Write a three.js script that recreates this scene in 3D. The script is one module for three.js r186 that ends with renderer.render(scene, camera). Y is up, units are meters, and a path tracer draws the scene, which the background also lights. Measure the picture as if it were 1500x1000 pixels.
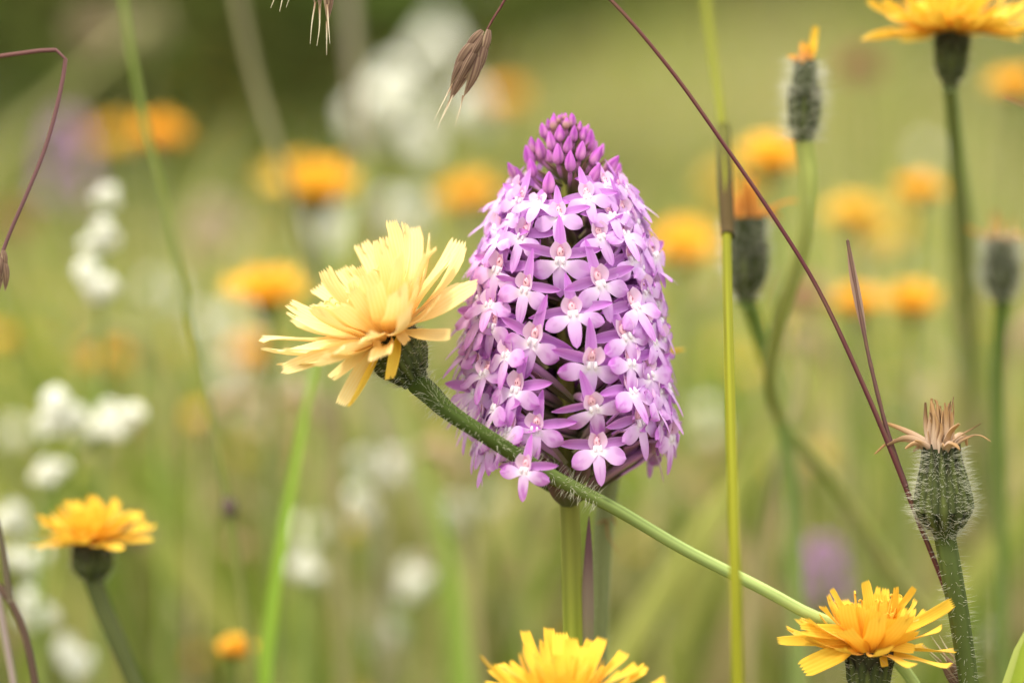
import * as THREE from 'three';
import { mergeGeometries } from 'three/addons/utils/BufferGeometryUtils.js';

// ------------------------------------------------------------------ camera, sky, sun, exposure
const scene = new THREE.Scene();
const V = (x, y, z) => new THREE.Vector3(x, y, z);
const FOV = 13.7, PITCH = THREE.MathUtils.degToRad(3.5), D = 0.52, EYE = V(0, 0.36, 0.52);
const camera = new THREE.PerspectiveCamera(FOV, 1024 / 682, 0.02, 80);
camera.position.copy(EYE);
camera.rotation.set(-PITCH, 0, 0);
camera.focus = D - 0.013;
camera.userData.fStop = 4.9;
scene.add(camera);

const renderer = new THREE.WebGLRenderer();
renderer.toneMapping = THREE.LinearToneMapping;
renderer.toneMappingExposure = 2.45;
renderer.shadowMap.enabled = true;

{ // bright overcast sky, a little brighter overhead
  const W = 64, H = 32, data = new Float32Array(W * H * 4);
  for (let j = 0; j < H; j++) {
    const s = Math.sin(((j + 0.5) / H - 0.5) * Math.PI), l = s > 0 ? 0.72 + 0.5 * s : 0.3;
    for (let i = 0; i < W; i++) data.set([l * 1.0, l * 0.985, l * 0.96, 1], (j * W + i) * 4);
  }
  const sky = new THREE.DataTexture(data, W, H, THREE.RGBAFormat, THREE.FloatType);
  sky.mapping = THREE.EquirectangularReflectionMapping; sky.magFilter = THREE.LinearFilter; sky.needsUpdate = true;
  scene.background = sky; scene.environment = sky;
}
const sun = new THREE.DirectionalLight(0xfff3e0, 1.5);
sun.position.set(-1.5, 4.2, 1.9);
sun.castShadow = true; sun.shadow.radius = 22;
sun.shadow.camera.left = sun.shadow.camera.bottom = -0.6; sun.shadow.camera.right = sun.shadow.camera.top = 0.6;
sun.shadow.camera.near = 0.1; sun.shadow.camera.far = 12; sun.shadow.mapSize.set(2048, 2048);
scene.add(sun, sun.target);

// ------------------------------------------------------------------ helpers
const K = 2 * Math.tan(THREE.MathUtils.degToRad(FOV / 2)) / 1000;
const FWD = V(0, -Math.sin(PITCH), -Math.cos(PITCH)), UP = V(0, Math.cos(PITCH), -Math.sin(PITCH));
const P = (px, py, dz = 0) => { // a point of the meadow, dz metres behind the orchid
  const z = D + dz;
  return EYE.clone().addScaledVector(FWD, z).addScaledVector(UP, (500 - py) * K * z).add(V((px - 750) * K * z, 0, 0));
};
const mm = (px, dz = 0) => px * K * (D + dz); // a length of px at that distance, in metres
function rng(seed) {
  let a = seed >>> 0;
  const f = () => { a = (a + 0x6d2b79f5) | 0; let t = Math.imul(a ^ (a >>> 15), 1 | a); t = (t + Math.imul(t ^ (t >>> 7), 61 | t)) ^ t; return ((t ^ (t >>> 14)) >>> 0) / 4294967296; };
  f.r = (lo, hi) => lo + (hi - lo) * f();
  f.n = () => (f() + f() + f() - 1.5) / 1.5;
  return f;
}
const lerp = THREE.MathUtils.lerp, clamp = THREE.MathUtils.clamp, sstep = (a, b, x) => { const t = clamp((x - a) / (b - a), 0, 1); return t * t * (3 - 2 * t); };
const mixc = (a, b, t) => [lerp(a[0], b[0], t), lerp(a[1], b[1], t), lerp(a[2], b[2], t)];
const hash3 = (x, y, z) => { const s = Math.sin(x * 127.1 + y * 311.7 + z * 74.7) * 43758.5453; return s - Math.floor(s); };
function noise3(x, y, z) {
  const ix = Math.floor(x), iy = Math.floor(y), iz = Math.floor(z), f = (t) => t * t * (3 - 2 * t), u = f(x - ix), v = f(y - iy), w = f(z - iz);
  const h = (a, b, c) => hash3(ix + a, iy + b, iz + c);
  return lerp(lerp(lerp(h(0, 0, 0), h(1, 0, 0), u), lerp(h(0, 1, 0), h(1, 1, 0), u), v), lerp(lerp(h(0, 0, 1), h(1, 0, 1), u), lerp(h(0, 1, 1), h(1, 1, 1), u), v), w);
}
const used = new Map();
function numbered(name) { const n = used.get(name) ?? 0; used.set(name, n + 1); return n ? `${name}_${String(n).padStart(3, '0')}` : name; }
function thing(name, label, category, pos, group) {
  const g = new THREE.Group(); g.name = numbered(name); g.position.copy(pos); g.userData = { label, category };
  if (group) g.userData.group = group;
  scene.add(g); return g;
}
function part(name, geometry, material, parent, moved = true) { // geometry given in world axes unless moved is false
  if (moved) { const o = V(0, 0, 0); for (let p = parent; p; p = p.parent) o.add(p.position); geometry.translate(-o.x, -o.y, -o.z); }
  const m = new THREE.Mesh(geometry, material); m.name = name; parent.add(m); return m;
}
// u runs along the sheet (0..1), v across it (-1..1)
function sheet(nu, nv, f, color) {
  const pos = [], col = [], uv = [], idx = [];
  for (let i = 0; i <= nu; i++) for (let j = 0; j <= nv; j++) {
    const u = i / nu, v = (j / nv) * 2 - 1;
    pos.push(...f(u, v, i, j)); col.push(...color(u, v)); uv.push(v, u);
  }
  for (let i = 0; i < nu; i++) for (let j = 0; j < nv; j++) { const a = i * (nv + 1) + j, b = a + nv + 1; idx.push(a, a + 1, b, b, a + 1, b + 1); }
  return geo(pos, col, uv, idx);
}
function geo(pos, col, uv, idx) {
  const g = new THREE.BufferGeometry();
  g.setAttribute('position', new THREE.Float32BufferAttribute(pos, 3));
  g.setAttribute('color', new THREE.Float32BufferAttribute(col, 3));
  g.setAttribute('uv', new THREE.Float32BufferAttribute(uv, 2));
  g.setIndex(idx); g.computeVertexNormals(); return g;
}
// a tapered tube through points; radius and colour by t along and angle
function tube(pts, radius, segs, sides, color, cap = true) {
  const c = new THREE.CatmullRomCurve3(pts, false, 'centripetal'), fr = c.computeFrenetFrames(segs, false), L = c.getLength();
  const pos = [], col = [], uv = [], idx = [];
  for (let i = 0; i <= segs; i++) {
    const t = i / segs, p = c.getPointAt(t);
    for (let j = 0; j <= sides; j++) {
      const a = (j % sides) / sides * Math.PI * 2, r = typeof radius === 'function' ? radius(t, a) : radius;
      const n = fr.normals[i].clone().multiplyScalar(Math.cos(a)).addScaledVector(fr.binormals[i], Math.sin(a));
      pos.push(p.x + n.x * r, p.y + n.y * r, p.z + n.z * r); col.push(...color(t, a)); uv.push(j / sides, t * L);
    }
  }
  for (let i = 0; i < segs; i++) for (let j = 0; j < sides; j++) { const a = i * (sides + 1) + j, b = a + sides + 1; idx.push(a, b, a + 1, b, b + 1, a + 1); }
  if (cap) for (const e of [0, segs]) {
    const p = c.getPointAt(e / segs), k = pos.length / 3; pos.push(p.x, p.y, p.z); col.push(...color(e / segs, 0)); uv.push(0, 0);
    for (let j = 0; j < sides; j++) { const a = e * (sides + 1) + j; e ? idx.push(k, a, a + 1) : idx.push(k, a + 1, a); }
  }
  const g = geo(pos, col, uv, idx); g.userData = { curve: c, frames: fr, segs }; return g;
}
// a solid of revolution about +y; r(t) radius, h height
function lathe(h, r, segs, sides, color, wave = () => 1) {
  const pos = [], col = [], uv = [], idx = [];
  for (let i = 0; i <= segs; i++) for (let j = 0; j <= sides; j++) {
    const t = i / segs, a = (j % sides) / sides * Math.PI * 2, q = r(t) * wave(t, a);
    pos.push(q * Math.cos(a), h * t, q * Math.sin(a)); col.push(...color(t, a)); uv.push(j / sides, t);
  }
  for (let i = 0; i < segs; i++) for (let j = 0; j < sides; j++) { const a = i * (sides + 1) + j, b = a + sides + 1; idx.push(a, b, a + 1, b, b + 1, a + 1); }
  return geo(pos, col, uv, idx);
}
function blob(r, sx, sy, sz, color, at = [0, 0, 0], seed = 1) {
  const g = new THREE.SphereGeometry(r, 12, 9), p = g.attributes.position, c = [];
  for (let i = 0; i < p.count; i++) c.push(...color);
  g.setAttribute('color', new THREE.Float32BufferAttribute(c, 3)); g.scale(sx, sy, sz); g.translate(...at); return g;
}
// hairs: list of [point, direction, length]; each a bent three-sided spine
function hairs(list, r0, rand, color) {
  const pos = [], col = [], uv = [], idx = [], n = 3;
  for (const [p, d, len] of list) {
    const side = V(rand.n(), rand.n(), rand.n()).cross(d).normalize(), b = d.clone().cross(side), bend = V(rand.n(), rand.n() * 0.8 - 0.1, rand.n()).multiplyScalar(len * 0.55), k = pos.length / 3;
    for (let i = 0; i < n; i++) {
      const t = i / n, q = p.clone().addScaledVector(d, len * t).addScaledVector(bend, t * t), r = r0 * (1 - 0.65 * t);
      for (let j = 0; j < 3; j++) { const a = j * 2.094; pos.push(q.x + r * (side.x * Math.cos(a) + b.x * Math.sin(a)), q.y + r * (side.y * Math.cos(a) + b.y * Math.sin(a)), q.z + r * (side.z * Math.cos(a) + b.z * Math.sin(a))); col.push(...color); uv.push(0, t); }
    }
    const q = p.clone().addScaledVector(d, len).add(bend); pos.push(q.x, q.y, q.z); col.push(...color); uv.push(0, 1);
    for (let i = 0; i < n - 1; i++) for (let j = 0; j < 3; j++) { const a = k + i * 3 + j, c = k + i * 3 + (j + 1) % 3; idx.push(a, c, a + 3, c, c + 3, a + 3); }
    for (let j = 0; j < 3; j++) idx.push(k + (n - 1) * 3 + j, k + (n - 1) * 3 + (j + 1) % 3, k + n * 3);
  }
  return geo(pos, col, uv, idx);
}
function tubeHairs(g, n, t0, t1, rad, len, rand) {
  const { curve, frames, segs } = g.userData, list = [];
  for (let i = 0; i < n; i++) {
    const t = rand.r(t0, t1), a = rand() * 6.283, k = Math.min(segs, Math.round(t * segs)), nn = frames.normals[k].clone().multiplyScalar(Math.cos(a)).addScaledVector(frames.binormals[k], Math.sin(a));
    list.push([curve.getPointAt(t).addScaledVector(nn, rad(t) * 0.95), nn.clone().addScaledVector(frames.tangents[k], rand.n() * 0.4).normalize(), len * rand.r(0.5, 1.25)]);
  }
  return list;
}
const M = {};
const mat = (name, o) => (M[name] = new THREE.MeshPhysicalMaterial({ vertexColors: true, side: THREE.DoubleSide, name, ...o }));
mat('petal', { roughness: 0.92, transmission: 0.38, thickness: 0, specularIntensity: 0.35, sheen: 0.25, sheenRoughness: 0.6, sheenColor: new THREE.Color(0.9, 0.75, 0.95) });
mat('ray', { roughness: 0.92, transmission: 0.35, thickness: 0, specularIntensity: 0.3 });
mat('stem', { roughness: 0.7, specularIntensity: 0.22 });
mat('matte', { roughness: 0.9, specularIntensity: 0.25 });
mat('leaf', { roughness: 0.9, transmission: 0.42, thickness: 0, specularIntensity: 0.2 });
mat('grass', { roughness: 1, transmission: 0.42, thickness: 0, specularIntensity: 0.12 });
mat('hair', { roughness: 0.8, transmission: 0.4, thickness: 0, specularIntensity: 0.5 });
mat('bud', { roughness: 0.6, specularIntensity: 0.4, sheen: 0.3, sheenRoughness: 0.5, sheenColor: new THREE.Color(0.9, 0.7, 0.9) });
const GROUND = 0;
const down = (p, dx = 0, dz = 0) => V(p.x + dx, GROUND, p.z + dz);

// ------------------------------------------------------------------ ground, hedge, meadow grass
const rise = (x, z) => (0.95 + 0.75 * sstep(-0.5, 0.5, x)) * sstep(-3.2, -10.5, z) * (0.9 + 0.1 * Math.sin(x * 1.1)); // the meadow climbs a gentle bank
{
  const R = rng(5), n = 160, pos = [], col = [], uv = [], idx = [];
  for (let i = 0; i <= n; i++) for (let j = 0; j <= n; j++) {
    const f = (t) => Math.sign(t) * (Math.abs(t) * 2 + Math.pow(Math.abs(t), 4) * 38), x = f((j / n) * 2 - 1), z = f((i / n) * 2 - 1) - 2;
    pos.push(x, rise(x, z) + (noise3(x * 6, 0, z * 6) - 0.8) * 0.02, z); uv.push(x, z);
    col.push(...mixc([0.1, 0.11, 0.035], [0.19, 0.16, 0.075], noise3(x * 14, 3, z * 14) * 0.6 + noise3(x * 60, 1, z * 60) * 0.4));
  }
  for (let i = 0; i < n; i++) for (let j = 0; j < n; j++) { const a = i * (n + 1) + j, b = a + n + 1; idx.push(a, b, a + 1, b, b + 1, a + 1); }
  const g = new THREE.Mesh(geo(pos, col, uv, idx), M.matte); g.name = 'ground'; g.userData = { kind: 'structure', label: 'earthy meadow ground under the grass', category: 'ground' }; scene.add(g);
}
function instanced(name, label, category, geometry, material, list) {
  const im = new THREE.InstancedMesh(geometry, material, list.length); im.name = name; im.userData = { kind: 'stuff', label, category };
  list.forEach(([m, c], i) => { im.setMatrixAt(i, m); im.setColorAt(i, c); });
  scene.add(im); return im;
}
const matrix = (p, q, s) => new THREE.Matrix4().compose(p, q, s), euler = (x, y, z, o = 'YXZ') => new THREE.Quaternion().setFromEuler(new THREE.Euler(x, y, z, o));
const white = () => [1, 1, 1];
{
  const R = rng(11), blade = sheet(7, 2, (u, v) => { const w = 0.5 * (1 - Math.pow(u, 1.8)) + 0.02; return [v * w, u - 0.12 * u * u, 0.38 * u * u + 0.12 * w * v * v]; }, white), list = [];
  const tones = [[0.28, 0.35, 0.06], [0.36, 0.41, 0.075], [0.45, 0.45, 0.12], [0.54, 0.49, 0.2], [0.24, 0.33, 0.05], [0.5, 0.4, 0.2], [0.62, 0.57, 0.3]];
  const put = (x, z, tall) => {
    const dry = noise3(x * 5, 7, z * 5), k = R() < 0.5 ? Math.floor(dry * 6.99) : Math.floor(R() * tones.length), t = tones[k], b = R.r(0.85, 1.15), gr = 0.85 * sstep(0.44, 0.54, noise3(x * 1.6 + 3, 5, z * 0.9)) * (z < -2.6 ? 1 : 0), h = tall ? R.r(0.24, 0.4) : R.r(0.06, 0.16) * (0.7 + 0.6 * noise3(x * 3, 1, z * 3));
    list.push([matrix(V(x, rise(x, z) - 0.01, z), euler(R.n() * 0.3, R() * 6.283, R.n() * 0.25), V(tall ? R.r(0.0016, 0.0032) : R.r(0.003, 0.006), h, h * R.r(0.3, 1.2))), new THREE.Color().setRGB(...mixc([t[0] * 0.96, t[1], t[2]], [0.12, 0.18, 0.028], gr).map((c) => c * b))]);
  };
  for (let i = 0; i < 50000; i++) { const d = -0.1 + 10 * Math.pow(R(), 1.8), x = R.n() * (0.5 + Math.max(0, d) * 0.42); put(x, -d, false); }
  for (let i = 0; i < 6500; i++) { const d = 0.3 + 5.2 * Math.pow(R(), 1.8), x = R.n() * (0.42 + d * 0.42); put(x, -d, true); }
  for (let i = 0; i < 7000; i++) put(R() < 0.5 ? R.r(-1.3, -0.3) : R.r(0.3, 1.3), R.r(-0.5, 0.9), R() < 0.15); // to both sides, out of frame
  instanced('meadow_grass', 'blurred mixed green and straw coloured grass filling the meadow behind the flowers', 'grass', blade, M.grass, list);
}
{
  const R = rng(23), leaf = sheet(3, 2, (u, v) => { const w = 0.42 * Math.sin(Math.PI * Math.min(1, u * 0.94 + 0.06)); return [v * w, u, 0.2 * u * u + 0.25 * w * v * v]; }, white), list = [];
  for (let i = 0; i < 62000; i++) {
    const bank = i % 3, left = bank === 1, near = bank > 0, x = left ? R.r(-2.8, -0.3) + 0.25 * R.n() : near ? R.r(0.05, 2.8) + 0.2 * R.n() : R.r(-9, 9), bump = noise3(x * 0.8, 2, 5), z = near ? -6.6 - R() * 1.6 : -11.2 - R() * 2;
    const y = rise(x, z) + (left ? Math.pow(R(), 1.1) * (0.5 + 1.8 * sstep(-0.1, -1.0, x)) : near ? 0.08 + R() * (0.3 + 1.1 * noise3(x * 2.2, 4, 1)) : Math.pow(R(), 1.3) * (2.2 + 2.2 * bump));
    const n = noise3(x * 1.7, y * 1.7, z * 1.7), c = mixc([0.1, 0.14, 0.028], [0.22, 0.26, 0.06], n);
    if (near && !left && noise3(x * 2.6, 9, 2) < 0.42) continue;
    const s = R.r(0.07, 0.15);
    list.push([matrix(V(x, y, z), euler(R() * 6.28, R() * 6.28, R() * 6.28), V(s, s, s)), new THREE.Color().setRGB(...c.map((v) => v * R.r(0.8, 1.2)))]);
  }
  instanced('far_hedge', 'blurred green hedge far behind the meadow along the top', 'hedge', leaf, M.grass, list);
}

// ------------------------------------------------------------------ the orchid
const MAG = [0.45, 0.07, 0.5], MAUVE = [0.62, 0.28, 0.7], PALE = [0.78, 0.53, 0.86], WHITE = [0.9, 0.85, 0.9], HOOD = [0.82, 0.58, 0.75];
const MM = 0.001;
const tipRound = (u, p = 2.6) => Math.sqrt(Math.max(0, 1 - Math.pow(u, p * 2)));
function floretKit(seed, deep) { // the pieces of one floret in millimetres, facing +z
  const R = rng(seed), j = (s) => R.n() * s, kit = {};
  const mott = (u, v, k) => sstep(0.5, 0.72, noise3(u * 5 + k * 9 + seed, v * 3, seed * 3.1)) * deep;
  const lobeC = (d, u, v, k) => { let c = mixc(WHITE, PALE, sstep(0.6, 2.3, d + Math.abs(v) * 0.4)); c = mixc(c, MAUVE, sstep(1.9, 5.0, d) * (0.45 + 0.35 * deep)); c = mixc(c, MAG, sstep(0.55, 1.05, u * 0.8 + Math.abs(v) * 0.25) * 0.45 * deep); return mixc(c, MAG, mott(u, v, k) * sstep(2, 4, d) * 0.6); };
  const ml = 7.0 + j(0.6), mb = j(0.6), fw = 1.0 + j(0.7), back = 1.3 + j(0.9);
  const mid = sheet(12, 8, (u, v) => { const w = (0.8 + 0.42 * Math.sin(u * 2.4)) * tipRound(u, 1.7); return [v * w + mb * u * u, 0.3 - ml * u, 0.4 + fw * u - back * u * u - 0.25 * Math.abs(v) * w * (1 - u)]; }, (u, v) => lobeC(ml * u * 0.82, u, v, 0));
  const sides = [-1, 1].map((s) => {
    const an = -(0.3 + j(0.28)), len = 4.9 + j(0.5), dr = 1.5 + j(1.2), tw = j(0.5);
    return sheet(12, 8, (u, v) => {
      const w = (0.5 + 1.17 * Math.pow(Math.sin(Math.min(1, u * 1.06) * 2.2), 1.4)) * tipRound(u, 2.3) * (1 + 0.1 * Math.sin(v * 3 + seed)), x = 0.35 + len * u * Math.cos(an) - v * w * Math.sin(an), y = -0.85 + len * u * Math.sin(an) + v * w * Math.cos(an);
      return [s * x, y, 0.5 + 0.9 * u - dr * u * u + tw * v * u - 0.25 * v * v * u + 0.14 * Math.sin(u * 9 + seed) * v];
    }, (u, v) => lobeC(0.4 + len * u, u, v, s + 2));
  });
  const ridge = [-1, 1].map((s) => blob(0.42, 0.7, 1.5, 0.8, WHITE, [s * 0.55, -0.35, 0.65]));
  kit.labellum = mergeGeometries([mid, ...sides, ...ridge.map((g) => g)].map((g) => g.index ? g : g));
  const hl = 2.7 + j(0.3);
  kit.hood = [-1, 1].map((s) => sheet(10, 8, (u, v) => {
    const w = 1.15 * Math.pow(Math.sin(Math.PI * (0.16 + 0.7 * u)), 0.6), o = (v + 1) / 2;
    return [s * (0.05 + 0.75 * Math.sin(Math.PI * u * 0.9) * 0.5 + w * (v * 0.72 + 0.45)), -0.4 + hl * u + 0.55 * o * u * u, -0.35 + 1.35 * o * o * Math.sin(Math.PI * (0.15 + u * 0.75)) + 0.9 * u * u];
  }, (u, v) => mixc(mixc(HOOD, [0.7, 0.33, 0.45], sstep(0.2, 0.5, u) * sstep(-0.1, -0.9, v) * 0.7), PALE, sstep(0.4, 1, v) * 0.5)));
  const dl = 6.0 + j(0.7), db = j(0.7), dbk = 0.1 + R() * 1.0;
  const sepC = (u, v) => mixc(mixc(MAUVE, MAG, 0.12 + 0.35 * u * u + (Math.abs(v) < 0.2 ? 0.22 : 0) + 0.15 * deep), PALE, 0.3 * (1 - u) * (1 - deep * 0.6) + 0.35 * sstep(0.7, 1, Math.abs(v)));
  kit.dorsal = sheet(9, 6, (u, v) => { const w = 1.35 * Math.pow(1 - u, 0.75) * (0.75 + 0.6 * u); return [v * w + db * u * u, 1.0 + dl * u, -0.55 - dbk * u * u + 0.35 * v * v * w]; }, sepC);
  kit.lateral = [-1, 1].map((s) => {
    const an = 0.1 + j(0.4), len = 6.0 + j(0.5), bk = 0.0 + R() * 1.5, tw = 0.25 + j(0.35);
    return sheet(9, 6, (u, v) => { const w = 1.2 * Math.pow(1 - u, 0.75) * (0.6 + 1.3 * u), x = 0.8 + len * u * Math.cos(an) - v * w * Math.sin(an), y = 0.5 + len * u * Math.sin(an) + v * w * Math.cos(an); return [s * x, y, -0.6 - bk * u * u + tw * v * w + 0.25 * v * v]; }, sepC);
  });
  const dots = [[-0.16, 1.0, 0.9], [0.2, 1.15, 1.1], [0.34, 1.55, 0.5]].map(([x, y, k]) => blob(0.1 * k, 0.9, 2.2, 0.8, [0.3, 0.1, 0.14], [x + j(0.22), y + j(0.3), 0.42]));
  kit.column = mergeGeometries([blob(0.66, 1, 1.45, 0.6, [0.74, 0.44, 0.52], [0, 0.95, 0]), ...dots]);
  kit.spur = tube([V(0, -0.4, 0), V(j(1), -1.6, -3), V(j(1), -2.2 + j(0.6), -5.5), V(j(1.5), -2.8 + j(1), -8)], (t) => 0.42 - 0.22 * t, 10, 6, (t) => mixc(PALE, MAUVE, t));
  kit.ovary = tube([V(0, 0.3, -0.2), V(j(0.4), -0.1, -3.5), V(j(0.5), -1.2, -8), V(0, -3.2, -13)], (t, a) => 0.55 + 0.35 * Math.sin(Math.PI * t) + 0.06 * Math.cos(3 * a + t * 6), 12, 9, (t, a) => mixc(mixc(MAUVE, [0.3, 0.16, 0.16], t), [0.16, 0.17, 0.06], t * t));
  kit.bract = sheet(8, 4, (u, v) => { const w = 1.0 * Math.pow(Math.sin(Math.PI * (0.12 + 0.88 * u)), 0.8); return [0.9 + v * w, -3.6 + 3.0 * u - 0.6 * v * v, -13 + 11.5 * u]; }, (u, v) => mixc([0.13, 0.14, 0.045], [0.23, 0.09, 0.15], sstep(0.35, 1, u + 0.2 * Math.abs(v))));
  const scaled = (g) => { g.scale(MM, MM, MM); return g; };
  for (const k in kit) kit[k] = [].concat(kit[k]).map(scaled);
  return kit;
}
const kitsDeep = [1, 2, 3, 4, 5].map((s) => floretKit(s * 17, 1)), kitsMid = [6, 7, 8, 9].map((s) => floretKit(s * 17, 0.55)), kitsPale = [10, 11, 12, 13].map((s) => floretKit(s * 17, 0.2));
const axisX = (py) => lerp(834, 829, sstep(180, 420, py)) + 6 * sstep(500, 700, py);
const table = (t, x) => { if (x <= t[0][0]) return t[0][1]; for (let i = 1; i < t.length; i++) if (x <= t[i][0]) return lerp(t[i - 1][1], t[i][1], (x - t[i - 1][0]) / (t[i][0] - t[i - 1][0])); return t[t.length - 1][1]; };
const mouthR = (py) => table([[170, 10], [200, 32], [230, 52], [260, 76], [290, 95], [350, 114], [420, 130], [500, 140], [560, 144], [620, 142], [660, 122], [700, 90]], py);
{
  const R = rng(77), base = down(P(838, 900, 0));
  const orchid = thing('orchid', 'tall pink purple pyramid shaped orchid spike in the middle, with magenta buds on top', 'orchid', base);
  const stemPts = [base, P(842, 1000, 0), P(840, 880, 0), P(837, 780, 0), P(834, 700, 0), P(829, 520, 0), P(829, 380, 0), P(832, 260, 0), P(834, 185, 0)];
  part('stem', tube(stemPts, (t, a) => (0.00185 - 0.0007 * sstep(0.75, 1, t)) * (1 + 0.07 * Math.cos(5 * a) + 0.03 * Math.cos(11 * a)), 110, 20, (t, a) => mixc(mixc([0.16, 0.2, 0.015], [0.27, 0.31, 0.035], 0.5 + 0.5 * Math.cos(5 * a)), [0.16, 0.15, 0.045], sstep(0.72, 0.8, t) * 0.6)), M.stem, orchid);
  // sheathing leaf with a purple point, clasping bracts under the spike
  const lf = (a, b, c, w, col) => { const cv = new THREE.CatmullRomCurve3([a, b, c]); return sheet(14, 6, (u, v) => { const p = cv.getPoint(u), q = w * Math.pow(Math.sin(Math.PI * (0.22 + 0.78 * u)), 0.8) + 0.00008; return [p.x + v * q, p.y, p.z + 0.7 * q * (1 - v * v)]; }, col); };
  part('sheath_leaf', lf(P(860, 1010, -0.001), P(861, 880, -0.001), P(863, 756, -0.002), 0.0011, (u, v) => mixc(mixc([0.24, 0.25, 0.09], [0.25, 0.19, 0.14], sstep(0.1, 0.5, u)), [0.15, 0.075, 0.09], sstep(0.5, 0.85, u))), M.leaf, orchid);
  for (const [x, y, x2, y2, dz] of [[832, 742, 798, 690, -0.002], [842, 735, 890, 672, -0.001], [836, 740, 822, 676, -0.004], [840, 715, 860, 660, -0.004], [828, 700, 770, 640, -0.003], [845, 690, 905, 640, -0.002]])
    part('bract', lf(P(x, y, dz), P((x + x2) / 2 + 3, (y + y2) / 2 + 8, dz - 0.003), P(x2, y2, dz - 0.007), 0.0014, (u, v) => mixc([0.12, 0.13, 0.05], [0.2, 0.11, 0.12], sstep(0.2, 0.9, u + 0.3 * Math.abs(v)))), M.leaf, orchid);
  const placed = [];
  const addFloret = (px, py, roll, o = {}) => {
    const cx = axisX(py), rad = mouthR(py), dx = px - cx, back = o.back ? -1 : 1;
    const zz = o.az !== undefined ? rad * Math.cos(o.az) : Math.sqrt(Math.max(rad * rad - dx * dx, (0.3 * rad) ** 2)), xx = o.az !== undefined ? rad * Math.sin(o.az) : dx;
    const c = P(cx, py, 0), pos = c.clone().add(V(mm(xx), 0, mm(zz + (o.fwd ?? 0)))), az = Math.atan2(xx, zz) * (o.az !== undefined ? 1 : 0.86);
    placed.push([xx, py, zz]);
    const upper = sstep(420, 270, py), kits = py < 330 ? kitsPale : py < 470 ? kitsMid : R() < 0.75 ? kitsDeep : kitsMid, kit = kits[Math.floor(R() * kits.length)];
    const s = (o.s ?? 1) * R.r(0.92, 1.08) * table([[250, 0.8], [315, 0.92], [376, 1.02], [430, 1.0], [523, 1.06], [700, 1.02]], py);
    const f = new THREE.Group(); f.name = 'floret'; f.position.copy(pos).sub(base); f.scale.set(s * R.r(0.9, 1.08), s * R.r(0.9, 1.08), s); orchid.add(f);
    f.quaternion.copy(euler(-0.04 + R.n() * 0.3 - 0.28 * upper + (o.pitch ?? 0), az + R.n() * 0.3 + (o.yaw ?? 0), roll + R.n() * 0.14));
    const add = (n, g, m = M.petal) => { const x = new THREE.Mesh(g, m); x.name = n; f.add(x); return x; };
    const bent = (m, x, y, z) => m.rotation.set(R.n() * x, R.n() * y, R.n() * z);
    bent(add('labellum', kit.labellum[0]), 0.32, 0.15, 0.1); kit.hood.forEach((g) => bent(add('petal', g), 0.12, 0.12, 0.1)); bent(add('dorsal_sepal', kits[Math.floor(R() * kits.length)].dorsal[0]), 0.2, 0.2, 0.16); kits[Math.floor(R() * kits.length)].lateral.forEach((g) => bent(add('lateral_sepal', g), 0.25, 0.22, 0.22));
    add('column', kit.column[0], M.bud); add('spur', kit.spur[0], M.bud);
    const ov = add('ovary', kit.ovary[0], M.bud); ov.scale.z = (mm(rad) - 0.0012) / 0.013 / s; const br = add('bract', kit.bract[0], M.leaf); br.scale.z = ov.scale.z;
    return f;
  };
  // the florets that face us, each where it stands: x, y, roll (lip swings to the right when positive)
  const front = [[817, 313, 0], [858, 286, 0.25], [762, 290, -0.1], [766, 342, -0.3], [876, 342, 0.3], [819, 374, 0.02], [911, 311, 0.2], [920, 374, 0.32], [730, 330, -0.2], [731, 390, -0.3], [770, 417, -0.08], [874, 408, 0.2], [940, 421, 0.35],
    [836, 450, 0.12], [781, 489, -0.28], [724, 470, -0.25], [911, 484, 0.33], [862, 522, 0], [757, 559, -0.15], [944, 541, 0.4], [865, 583, 0.3], [785, 613, -0.12], [931, 607, 0.1], [871, 643, 0.06], [769, 669, -0.06], [978, 634, 0.15],
    [706, 598, -0.3], [702, 530, -0.25], [965, 494, 0.35], [955, 370, 0.3], [702, 430, -0.2]];
  for (const [x, y, r] of front) { const f = addFloret(x, y, r, { fwd: y === 669 ? 66 : 0 }); if (y === 669) f.userData = { label: 'lowest floret, its lip tip browned' }; }
  for (let ring = 0; ring < 17; ring++) { // the sides and the far side
    const py = 270 + ring * 24.5;
    for (const a of [38, 52, 66, 80, 94, 110, 130, 155, 179, 201, 225, 250, 266, 280, 294, 308, 322]) {
      const az = THREE.MathUtils.degToRad(a + R.n() * 6 + (ring % 2) * 9), y = py + R.n() * 9, rad = mouthR(y) * R.r(0.98, 1.1), x = rad * Math.sin(az), z = rad * Math.cos(az);
      if (y > 668 - 22 * Math.abs(Math.cos(az))) continue;
      if (placed.some((p) => Math.hypot(p[0] - x, p[1] - y, p[2] - z) < (Math.cos(az) > 0.62 ? 36 : 27) * (0.72 + 0.28 * sstep(260, 420, y)))) continue;
      addFloret(axisX(y) + x, y, R.n() * 0.45, { az, pitch: R.n() * 0.3 - 0.38 + 0.3 * sstep(560, 660, y), yaw: R.n() * 0.4 });
    }
  }
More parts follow.
